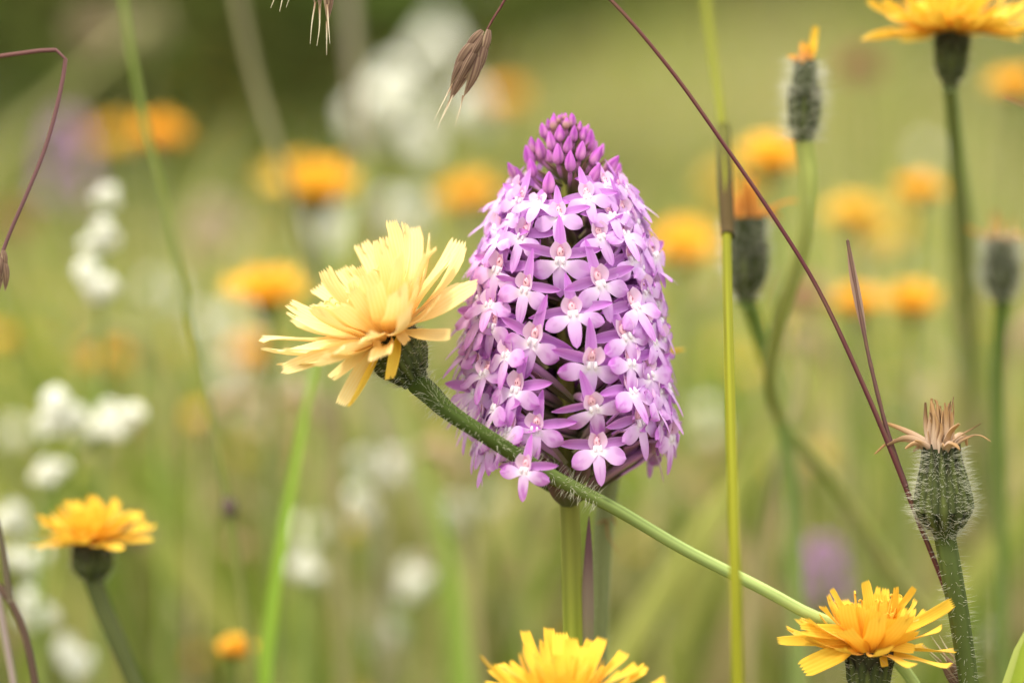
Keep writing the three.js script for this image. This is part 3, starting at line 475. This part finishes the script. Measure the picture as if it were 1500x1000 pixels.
BB.forEach(([x, y, dz, r, c, label], i) => {
  const R = rng(700 + i), rr = mm(r, dz), p = P(x, y, dz), base = down(p, R.n() * 0.02), t = thing('dried_flower', label, 'dried flower', base);
  part('stem', tube([base, base.clone().lerp(p, 0.6).add(V(R.n() * 0.01, 0, 0)), p], rr * 0.1, 10, 6, () => [0.2, 0.18, 0.08]), M.stem, t);
  const gs = []; for (let k = 0; k < 90; k++) { const a = R() * 6.28, e = R.r(-0.5, 1.5), d = V(Math.cos(a) * Math.cos(e), Math.sin(e), Math.sin(a) * Math.cos(e)), g = sheet(2, 2, (u, v) => [v * 0.12 * Math.sin(Math.PI * (0.2 + 0.7 * u)), u, 0.2 * u * u], () => c.map((q) => q * (0.8 + 0.4 * hash3(k, i, 1)))); g.scale(rr, rr, rr); g.applyQuaternion(new THREE.Quaternion().setFromUnitVectors(V(0, 1, 0), d)); g.translate(p.x, p.y, p.z); gs.push(g); }
  part('seed_head', mergeGeometries(gs), M.leaf, t);
});
[[97, 235, 0.5, 42, 62, 'blurred purple orchid at the upper left behind the bent red stalk'], [1206, 838, 0.22, 42, 48, 'blurred purple orchid at the lower right above the golden flower']].forEach(([x, y, dz, w, h, label], i) => {
  const R = rng(800 + i), p = P(x, y, dz), base = down(p), t = thing('orchid', label, 'orchid', base), gs = [];
  part('stem', tube([base, base.clone().lerp(p, 0.5), p], mm(6, dz), 8, 7, () => [0.16, 0.19, 0.06]), M.stem, t);
  for (let k = 0; k < 130; k++) { const u = R(), a = R() * 6.28, r = mm(w, dz) * Math.sqrt(1 - Math.pow(u, 1.6)) * 0.9, d = V(Math.cos(a), 0.2, Math.sin(a)).normalize(), g = sheet(2, 2, (s, v) => [v * 0.35 * Math.sin(Math.PI * (0.2 + 0.75 * s)), s, 0.2 * s * s], () => mixc([0.62, 0.42, 0.62], [0.46, 0.2, 0.5], R())); const s = mm(14, dz); g.scale(s, s, s); g.applyQuaternion(new THREE.Quaternion().setFromUnitVectors(V(0, 1, 0), d)); g.translate(p.x + Math.cos(a) * r * 0.8, p.y + mm(h * (u * 2 - 1), dz), p.z + Math.sin(a) * r * 0.8); gs.push(g); }
  part('flower_spike', mergeGeometries(gs), M.petal, t);
});
// white blossoms: each plant a stalk with clusters [x, y, r]
const WB = [
  [0.13, [[152, 288, 19], [146, 348, 29], [145, 415, 34]], 'white flower spike of three blurred tiers at the left, under the bent red stalk'],
  [0.13, [[88, 608, 40], [172, 615, 36], [75, 690, 24]], 'pair of large blurred white blossoms at the left edge above the lower left yellow flower'],
  [0.14, [[18, 762, 28], [38, 822, 30], [50, 888, 36]], 'white blossoms in a column in the lower left corner beside the brown stalks'],
  [0.16, [[97, 962, 30]], 'single white blossom at the bottom left edge under the lower left yellow flower'],
  [0.19, [[447, 830, 26]], 'single blurred white blossom right of the bright green blade near the bottom'],
  [0.25, [[560, 690, 32], [535, 748, 32], [562, 925, 28]], 'cream white blossoms in a loose column below the pale yellow flower'],
  [0.24, [[602, 845, 30]], 'single cream blossom low down between the pale yellow flower and the orchid stalk'],
  [0.28, [[660, 755, 26]], 'small cream blossom left of the orchid foot'],
  [0.42, [[572, 140, 48], [535, 182, 34], [600, 200, 34]], 'large white blossoms near the top, left of the hanging grass spikelet'],
  [0.45, [[690, 155, 36]], 'white blossom behind the tip of the hanging grass spikelet'],
  [0.45, [[588, 312, 36]], 'cream blossom between the wide golden flower and the orchid'],
  [0.4, [[486, 338, 34]], 'cream blossom just above the pale yellow flower'],
  [0.42, [[330, 540, 40], [318, 480, 30]], 'greyish white blossoms left of the pale yellow flower'],
  [0.42, [[240, 430, 28]], 'faint pinkish white blossom beside the leaning grass stem at the left'],
  [0.5, [[1250, 880, 26]], 'faint white blossom behind the golden flower at the bottom right'],
  [0.3, [[1440, 935, 22]], 'small pale blossom behind the withered head stalk in the bottom right corner'],
  [0.6, [[640, 70, 40]], 'pale cream blossom at the top edge left of the hanging grass spikelet'],
  [0.5, [[1360, 225, 14]], 'faint greyish blossom near the stalk of the top right flower'],
];
const blossoms = [31, 47, 59, 71].map((seed) => { // a round cluster of small five-petalled florets, unit radius
  const R = rng(seed), gs = [], lobes = [];
  for (let k = 0; k < 6; k++) lobes.push([R.n() * 1.15, R.n() * 0.85, R.n() * 1.15, R.r(0.2, 0.46)]);
  for (let k = 0; k < 96; k++) {
    const [lx, ly, lz, ls] = lobes[k % 6];
    const a = R() * 6.28, e = Math.asin(R.r(-0.5, 1)), d = V(Math.cos(a) * Math.cos(e), Math.sin(e), Math.sin(a) * Math.cos(e)), q = new THREE.Quaternion().setFromUnitVectors(V(0, 0, 1), d), rr = R.r(0.55, 1.1);
    for (let j = 0; j < 5; j++) { const g = sheet(2, 2, (u, v) => [v * 0.17 * Math.sin(Math.PI * (0.15 + 0.75 * u)), u * 0.34, 0.06 * u], (u) => (u < 0.2 ? [0.7, 0.72, 0.42] : [0.93, 0.93, 0.85])); g.rotateZ(j * 1.2566 + k); g.applyQuaternion(q); g.translate(lx + d.x * rr * ls, ly + d.y * rr * ls, lz + d.z * rr * ls); gs.push(g); }
  }
  return mergeGeometries(gs);
});
WB.forEach(([dz, cl, label], i) => {
  const R = rng(900 + i), pts = cl.map(([x, y]) => P(x, y, dz)), low = pts[pts.length - 1], base = down(low, R.n() * 0.02), t = thing('white_flower', label, 'flower', base, 'blurred white blossoms in the meadow');
  part('stem', tube([base, base.clone().lerp(low, 0.6).add(V(R.n() * 0.006, 0, 0)), ...pts.slice().reverse().map((p) => p.clone().add(V(0, 0, -0.002)))], 0.0009, 16, 6, () => [0.16, 0.22, 0.06]), M.stem, t);
  cl.forEach(([x, y, r]) => { const m = new THREE.Mesh(blossoms[Math.floor(R() * 4)], M.petal); m.name = 'flower_cluster'; m.position.copy(P(x, y, dz)).sub(base); m.scale.setScalar(mm(r, dz)); m.rotation.y = R() * 6; t.add(m); });
});

{ // the rest of the meadow's flowers and seed heads, too blurred to count
  const R = rng(613), list = [], tones = [[0.86, 0.58, 0.07], [0.85, 0.84, 0.7], [0.6, 0.48, 0.32], [0.62, 0.6, 0.3], [0.88, 0.66, 0.12], [0.5, 0.34, 0.22]], g = new THREE.IcosahedronGeometry(1, 1), p = g.attributes.position;
  for (let i = 0; i < p.count; i++) { const k = 0.65 + 0.6 * hash3(Math.round(p.getX(i) * 50), Math.round(p.getY(i) * 50), Math.round(p.getZ(i) * 50)); p.setXYZ(i, p.getX(i) * k, p.getY(i) * k * 0.7, p.getZ(i) * k); }
  g.computeVertexNormals(); g.setAttribute('color', new THREE.Float32BufferAttribute(new Array(p.count * 3).fill(1), 3));
  for (let i = 0; i < 3200; i++) { const d = i < 700 ? 0.26 + R() * 0.7 : 0.45 + 5.5 * Math.pow(R(), 1.3), x = R.n() * (0.4 + d * 0.42), z = -d, r = i < 700 ? R.r(0.0018, 0.0055) : R.r(0.003, 0.009), t = tones[Math.floor(R() * tones.length)], h = R.r(0.1, 0.3); list.push([matrix(V(x, rise(x, z) + h, z), euler(0, R() * 6, 0), V(r, r, r)), new THREE.Color().setRGB(...t)]); }
  instanced('distant_wildflowers', 'specks of far blurred yellow and white blossoms and seed heads in the meadow', 'flowers', g, M.grass, list);
}

// ------------------------------------------------------------------ grasses
const RED = [0.085, 0.022, 0.028], BRN = [0.15, 0.09, 0.05];
function lemma(w) { // a boat-shaped scale, unit length along +y
  return sheet(10, 14, (u, v) => { const q = w * Math.pow(Math.sin(Math.PI * Math.pow(0.06 + 0.94 * u, 0.7)), 0.9) + 0.004; return [v * q, u, q * 1.1 * (1 - v * v) + 0.06 * Math.sin(3 * u)]; }, (u, v) => mixc(mixc([0.11, 0.055, 0.045], [0.4, 0.28, 0.18], Math.pow(Math.abs(Math.sin(v * 9)), 2) * 0.8 * (0.4 + noise3(u * 6, v * 3, w * 90))), [0.58, 0.47, 0.3], sstep(0.8, 1, Math.abs(v)) * 0.5 + sstep(0.85, 1, u) * 0.5));
}
const LEM = [lemma(0.14), lemma(0.16), lemma(0.13)];
function spikelet(root, from, to, n, seed, awns = 1, size = 1) { // hangs from a point towards another
  const R = rng(seed), g = new THREE.Group(); g.name = 'spikelet'; g.position.copy(from).sub(root.position); root.add(g);
  const ax = to.clone().sub(from), L = ax.length(); ax.normalize(); const side = ax.clone().cross(V(0, 0, 1)).normalize();
  for (let k = 0; k < n; k++) {
    const s = [-1, 1, 0.15][k % 3], at = ax.clone().multiplyScalar(L * 0.46 * k / n).addScaledVector(side, s * L * 0.03 * Math.min(1, k / 3)), spread = 0.1 + 0.06 * R.n(), d = ax.clone().addScaledVector(side, s * spread * (0.6 + 0.9 * R())).addScaledVector(V(0, 0, 1), R.n() * 0.22).normalize();
    const face = V(side.x * s * 0.7, side.y * s * 0.7, 0.75), f = face.addScaledVector(d, -face.dot(d)).normalize(), sd = d.clone().cross(f).normalize(), len = L * R.r(0.54, 0.7) * (k < 2 ? 0.75 : 1);
    const m = new THREE.Mesh(LEM[k % 3], M.leaf); m.name = 'lemma'; m.quaternion.setFromRotationMatrix(new THREE.Matrix4().makeBasis(sd, d, f)); m.position.copy(at).addScaledVector(f, (n - k) * L * 0.005); m.scale.set(len * size, len, len * size); g.add(m);
    if (awns && k > 1) { const p = at.clone().addScaledVector(d, len * 0.97), q = p.clone().addScaledVector(d, L * R.r(0.3, 0.55)).add(V(R.n() * 0.0006, -0.0008, 0)), aw = new THREE.Mesh(tube([p, p.clone().lerp(q, 0.5).add(V(R.n() * 0.0003, 0, 0)), q], (t) => 0.00015 * (1.2 - t), 8, 5, (t) => mixc([0.5, 0.32, 0.2], [0.75, 0.68, 0.5], sstep(0, 0.4, t))), M.hair); aw.name = 'awn'; g.add(aw); }
  }
}
{ // the tall brome: dark red stem from the lower right, arching over the top, two spikelets hanging from it
  const base = down(P(1440, 1300, 0.0)), t = thing('brome_grass', 'thin dark red grass stem running diagonally across the right side, its brown spikelets hanging at the top', 'grass', base);
  const st = (n, pts, r0, r1, c0, c1, k = 60) => part(n, tube(pts, (u, a) => lerp(r0, r1, u) * (1 + 0.06 * Math.cos(6 * a)) * (0.9 + 0.2 * noise3(u * 22, r0 * 1e5, 4)), k, 10, (u, a) => mixc(mixc(c0, c1, u), [0.13, 0.075, 0.045], 0.7 * sstep(0.55, 0.8, noise3(u * 30, a, 5))).map((c) => c * (0.9 + 0.4 * Math.pow(Math.abs(Math.cos(3 * a)), 3)))), M.stem, t);
  st('stem', [base, P(1425, 1000, -0.003), P(1395, 890, -0.006), P(1345, 760, -0.01), P(1318, 690, -0.011), P(1270, 575, -0.012), P(1197, 420, -0.012), P(1130, 312, -0.012), P(1060, 210, -0.012), P(985, 105, -0.012), P(895, 0, -0.012), P(830, -55, -0.012), P(770, -60, -0.012)], 0.00075, 0.00034, [0.085, 0.04, 0.035], RED, 120);
  st('side_branch', [P(1328, 712, -0.011), P(1303, 640, -0.011), P(1275, 530, -0.011), P(1263, 470, -0.011), P(1252, 410, -0.011), P(1242, 352, -0.011)], 0.00045, 0.0003, [0.08, 0.035, 0.035], [0.12, 0.07, 0.055]);
  part('closed_spikelet', tube([P(1268, 497, -0.0105), P(1259, 450, -0.0105), P(1249, 398, -0.0105), P(1242, 350, -0.0105)], (u, a) => 0.00075 * Math.pow(Math.sin(Math.PI * (0.08 + 0.9 * u)), 0.7) * (1 + 0.15 * Math.cos(3 * a)), 24, 9, (u, a) => mixc([0.2, 0.13, 0.1], [0.38, 0.25, 0.17], Math.pow(Math.abs(Math.cos(1.5 * a)), 3) * 0.7 * (1 - u * 0.4))), M.stem, t);
  st('stalk', [P(772, -60, -0.012), P(752, -30, -0.012), P(738, 2, -0.012), P(722, 28, -0.012), P(713, 44, -0.012)], 0.0003, 0.0002, RED, RED, 20);
  st('stalk', [P(772, -60, -0.012), P(620, -130, -0.012), P(510, -100, -0.01), P(480, -50, -0.01), P(474, -25, -0.01)], 0.0003, 0.0002, RED, RED, 26);
  st('stalk', [P(560, -128, -0.011), P(470, -120, -0.011), P(445, -70, -0.01), P(436, -40, -0.01)], 0.0003, 0.0002, RED, RED, 20);
  spikelet(t, P(713, 42, -0.012), P(664, 140, -0.012), 9, 42, 1, 1);
  spikelet(t, P(476, -80, -0.01), P(469, 24, -0.01), 7, 43);
  spikelet(t, P(444, -100, -0.01), P(418, -18, -0.01), 6, 44);
}
{
  const base = down(P(-140, 1000, 0.01)), t = thing('brome_grass', 'bent reddish brown grass stalk at the left edge with a dry spikelet hanging at its end', 'grass', base);
  part('stem', tube([base, P(-130, 500, 0.008), P(-90, 160, 0.005), P(-30, 92, 0.0), P(30, 78, -0.004), P(78, 73, -0.005), P(94, 76, -0.005), P(95, 90, -0.005), P(84, 150, -0.006), P(66, 215, -0.007), P(38, 285, -0.008), P(12, 345, -0.008), P(0, 378, -0.008)], (u) => lerp(0.0009, 0.00036, u), 150, 9, (u, a) => mixc(mixc([0.2, 0.12, 0.06], [0.24, 0.09, 0.06], sstep(0.4, 0.62, u)), [0.12, 0.06, 0.06], sstep(0.72, 0.95, u))), M.stem, t);
  spikelet(t, P(3, 366, -0.008), P(0, 432, -0.008), 6, 45, 0, 1.1);
}
function stalk(name, label, pts, r, cA, cB, extra) {
  const P3 = pts.map((p) => P(...p)), base = down(P3[0]), t = thing(name, label, 'grass', base);
  if (P3[0].y > 0.02) P3.unshift(base);
  part('stem', tube(P3, typeof r === 'function' ? r : (u, a) => r * (1.15 - 0.3 * u) * (0.92 + 0.16 * noise3(u * 14, r * 1e5, 2)) * (1 + 0.08 * Math.cos(5 * a)), 90, 10, (u, a) => mixc(cA, cB, u).map((c) => c * (0.9 + 0.35 * Math.pow(Math.abs(Math.cos(2.5 * a)), 4) + 0.2 * (noise3(u * 40, a * 2, 3) - 0.5)))), M.stem, t);
  if (extra) extra(t); return t;
}
stalk('grass_plant', 'straight yellow green grass stem standing right of the orchid from bottom to top edge', [[1088, 1500, -0.058], [1082, 1000, -0.05], [1077, 820, -0.044], [1070, 560, -0.02], [1066, 400, 0.004], [1060, 200, 0.03], [1042, 60, 0.06], [1020, -120, 0.09]], 0.00102, [0.2, 0.19, 0.003], [0.13, 0.14, 0.012], (t) => {
  part('node_sheath', tube([P(1066, 345, 0.011), P(1063, 270, 0.021), P(1060, 185, 0.032)], (u) => 0.00128 + 0.0002 * Math.sin(u * 3), 12, 10, (u) => mixc([0.06, 0.04, 0.012], [0.1, 0.1, 0.02], sstep(0.3, 1, u))), M.stem, t);
});
stalk('grass_plant', 'leaning green grass stem at the left, brown below its dark knot', [[390, 1500, 0.07], [372, 1000, 0.07], [357, 890, 0.07], [336, 745, 0.07], [310, 620, 0.07], [270, 430, 0.07], [232, 260, 0.07], [205, 150, 0.07], [170, -60, 0.07]], 0.0008, [0.2, 0.14, 0.07], [0.13, 0.18, 0.035], (t) => { part('stem_knot', tube([P(333, 728, 0.0695), P(335, 742, 0.0695), P(338, 758, 0.0695)], (u) => 0.0017 * Math.pow(Math.sin(Math.PI * (0.1 + 0.8 * u)), 0.6), 8, 10, () => [0.1, 0.07, 0.06]), M.stem, t); });
stalk('grass_plant', 'thin dark grass stem leaning right at the upper left, behind the wide golden flower', [[520, 1300, 0.16], [480, 480, 0.16], [440, 335, 0.16], [405, 215, 0.16], [375, 120, 0.17], [340, -40, 0.18]], 0.0012, [0.19, 0.2, 0.06], [0.13, 0.12, 0.06]);
stalk('grass_plant', 'grey brown upright stem at the top, left of the large white blossoms', [[560, 1400, 0.24], [552, 500, 0.24], [535, 260, 0.24], [518, 80, 0.24], [508, -60, 0.24]], 0.0017, [0.2, 0.2, 0.1], [0.2, 0.18, 0.12]);
stalk('grass_plant', 'brownish slanting stem below the forked bud stalk, lower right', [[1090, 1400, 0.11], [1098, 1000, 0.11], [1115, 800, 0.11], [1140, 680, 0.1], [1175, 560, 0.1], [1170, 480, 0.1]], 0.0011, [0.24, 0.18, 0.1], [0.24, 0.22, 0.1]);
stalk('grass_plant', 'short green stem rising to the back of the pale yellow flower', [[420, 1400, 0.2], [470, 560, 0.2], [505, 380, 0.2], [540, 230, 0.2]], 0.0012, [0.2, 0.3, 0.05], [0.25, 0.3, 0.08]);
stalk('grass_plant', 'dark brown stalk curving through the bottom left corner', [[90, 1300, 0.012], [52, 1010, 0.012], [36, 930, 0.012], [14, 880, 0.012], [0, 862, 0.012], [-30, 830, 0.014]], 0.0008, [0.06, 0.04, 0.03], [0.08, 0.05, 0.035], (t) => {
  part('side_branch', tube([P(14, 882, 0.012), P(10, 850, 0.012), P(3, 800, 0.012), P(-6, 760, 0.012)], (u) => 0.0008 - 0.0003 * u, 16, 8, () => [0.1, 0.08, 0.05]), M.stem, t);
});
stalk('grass_plant', 'thin grey stalk at the very edge of the bottom left corner', [[40, 1300, 0.02], [20, 1010, 0.02], [6, 930, 0.02], [-8, 850, 0.02]], 0.0007, [0.26, 0.2, 0.18], [0.28, 0.22, 0.2]);
{ // the many thin blurred stems between the flowers
  for (const [x, x2, top, dz, dry, label] of [
    [250, 226, 560, 0.18, 0, 'thin blurred green stem rising behind the right side of the lower left yellow flower'],
    [285, 296, 650, 0.22, 1, 'thin blurred straw coloured stem between the lower left yellow flower and the knotted stem'],
    [505, 486, 650, 0.2, 1, 'thin blurred straw stem just right of the bright green blade, below the pale yellow flower'],
    [520, 532, 590, 0.3, 0, 'thin blurred green stem under the lowest rays of the pale yellow flower'],
    [700, 688, 730, 0.2, 1, 'thin blurred straw stem a little left of the orchid stalk'],
    [768, 774, 790, 0.24, 0, 'short blurred green stem close to the left side of the orchid stalk'],
    [968, 952, 620, 0.22, 1, 'thin blurred straw stem right of the orchid foot'],
    [1012, 1024, 480, 0.3, 0, 'thin blurred green stem between the orchid and the straight yellow green stem'],
    [1240, 1226, 560, 0.25, 1, 'thin blurred straw stem between the forked bud stalk and the dark red stem'],
    [1292, 1284, 500, 0.3, 0, 'thin blurred green stem rising below the touching golden pair'],
    [1462, 1478, 540, 0.2, 1, 'thin blurred straw stem right of the withered flower head'],
    [1452, 1428, 170, 0.35, 0, 'tall thin blurred green stem right of the stalk of the top right flower'],
  ]) {
    const s = x2 > x ? 1 : -1, P3 = [[x, 1400, dz], [lerp(x, x2, 0.3), 950, dz], [lerp(x, x2, 0.65), (950 + top) / 2, dz], [x2, top, dz]].map((p) => P(...p)), base = down(P3[0]), t = thing('grass_plant', label, 'grass', base);
    if (P3[0].y > 0.02) P3.unshift(base);
    part('stem', tube(P3, (u) => 0.0011 - 0.0005 * u, 24, 6, () => (dry ? [0.42, 0.36, 0.18] : [0.2, 0.29, 0.05])), M.stem, t);
    const e = P3[P3.length - 1];
    part('seed_head', tube([e, e.clone().add(V(0.003 * s, 0.009, 0)), e.clone().add(V(0.01 * s, 0.013, 0)), e.clone().add(V(0.018 * s, 0.008, 0))], (u, a) => 0.0021 * Math.sin(Math.PI * (0.08 + 0.88 * u)) * (1 + 0.3 * Math.cos(3 * a + u * 30)), 20, 7, () => (dry ? [0.5, 0.38, 0.24] : [0.36, 0.36, 0.14])), M.leaf, t);
  }
}
function blade(label, pts, w, cA, cB, twist = 0, name = 'grass_plant') {
  const P3 = pts.map((p) => P(...p)), base = down(P3[0]), t = thing(name, label, 'grass', base); if (P3[0].y > 0.02) P3.unshift(base);
  const cv = new THREE.CatmullRomCurve3(P3, false, 'centripetal');
  part('leaf_blade', sheet(36, 6, (u, v) => { const p = cv.getPointAt(u), q = w * Math.pow(1 - Math.pow(u, 5), 0.8), a = twist * u; return [p.x + v * q * Math.cos(a), p.y, p.z + v * q * Math.sin(a) - 0.3 * q * (1 - v * v)]; }, (u, v) => mixc(mixc(cA, cB, u), cA.map((c) => c * 1.35), Math.abs(v) < 0.12 ? 0.6 : 0.15 * Math.abs(Math.sin(v * 12)))), M.leaf, t);
  return t;
}
blade('bright green upright grass blade below the pale yellow flower, left half', [[370, 1500, 0.07], [388, 980, 0.07], [408, 820, 0.07], [432, 680, 0.07], [455, 560, 0.07], [478, 440, 0.07]], 0.0021, [0.22, 0.38, 0.03], [0.24, 0.36, 0.05], 0.3);
blade('soft green grass blade leaning left behind the curved stalk, left of the orchid', [[700, 1300, 0.16], [660, 820, 0.16], [620, 690, 0.16], [585, 600, 0.16], [560, 540, 0.16]], 0.0026, [0.22, 0.34, 0.05], [0.24, 0.34, 0.06], 0.3);
blade('green blade low between the leaning stem and the orchid', [[640, 1500, 0.24], [660, 900, 0.24], [640, 760, 0.24], [600, 640, 0.24]], 0.0032, [0.22, 0.34, 0.05], [0.28, 0.35, 0.08], 0.4);
blade('pale wide leaning blade crossing the upper left behind the bent red stalk', [[-160, 500, 0.5], [-40, 260, 0.5], [110, 120, 0.5], [260, -20, 0.5]], 0.0045, [0.32, 0.33, 0.12], [0.36, 0.36, 0.15], 0.2);
blade('pale slanting blade behind the thin dark stem at the upper left', [[150, 900, 0.4], [240, 400, 0.4], [300, 270, 0.4], [360, 150, 0.4]], 0.004, [0.32, 0.34, 0.1], [0.36, 0.36, 0.14], 0.2);
{ // spikelet and leaf in the lower right corner
  const base = down(P(1450, 1300, -0.005)), t = thing('brome_grass', 'brown awned grass spikelet lying in the bottom right corner beside the withered head stalk', 'grass', base);
  part('stem', tube([base, P(1450, 1120, -0.006), P(1434, 1040, -0.007)], 0.0005, 16, 8, () => [0.2, 0.14, 0.08]), M.stem, t);
  spikelet(t, P(1434, 1040, -0.007), P(1382, 958, -0.007), 7, 46);
  const b2 = down(P(1475, 1300, -0.01)), l = thing('leafy_plant', 'bright yellow green leaf poking in at the bottom right corner', 'plant', b2);
  const cv = new THREE.CatmullRomCurve3([b2, P(1472, 1100, -0.01), P(1478, 1010, -0.008), P(1500, 940, -0.004), P(1525, 890, 0)]);
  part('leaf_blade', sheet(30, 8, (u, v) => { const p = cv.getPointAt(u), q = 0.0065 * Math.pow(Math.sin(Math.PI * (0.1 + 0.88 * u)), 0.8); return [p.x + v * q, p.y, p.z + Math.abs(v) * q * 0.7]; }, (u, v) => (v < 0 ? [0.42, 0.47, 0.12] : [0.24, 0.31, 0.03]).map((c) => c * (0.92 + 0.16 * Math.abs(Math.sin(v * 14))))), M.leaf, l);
  const b3 = down(P(1540, 1300, 0.04)), s = thing('grass_plant', 'thin reddish grass tip at the right edge under the top right flower', 'grass', b3);
  part('stem', tube([b3, P(1620, 600, 0.04), P(1570, 200, 0.03), P(1510, 155, 0.025), P(1472, 143, 0.025)], (u) => 0.0007 - 0.0004 * u, 40, 8, () => [0.26, 0.14, 0.07]), M.stem, s);
}

scene.traverse((o) => { if (o.isMesh) { o.castShadow = true; o.receiveShadow = true; } });
renderer.render(scene, camera);
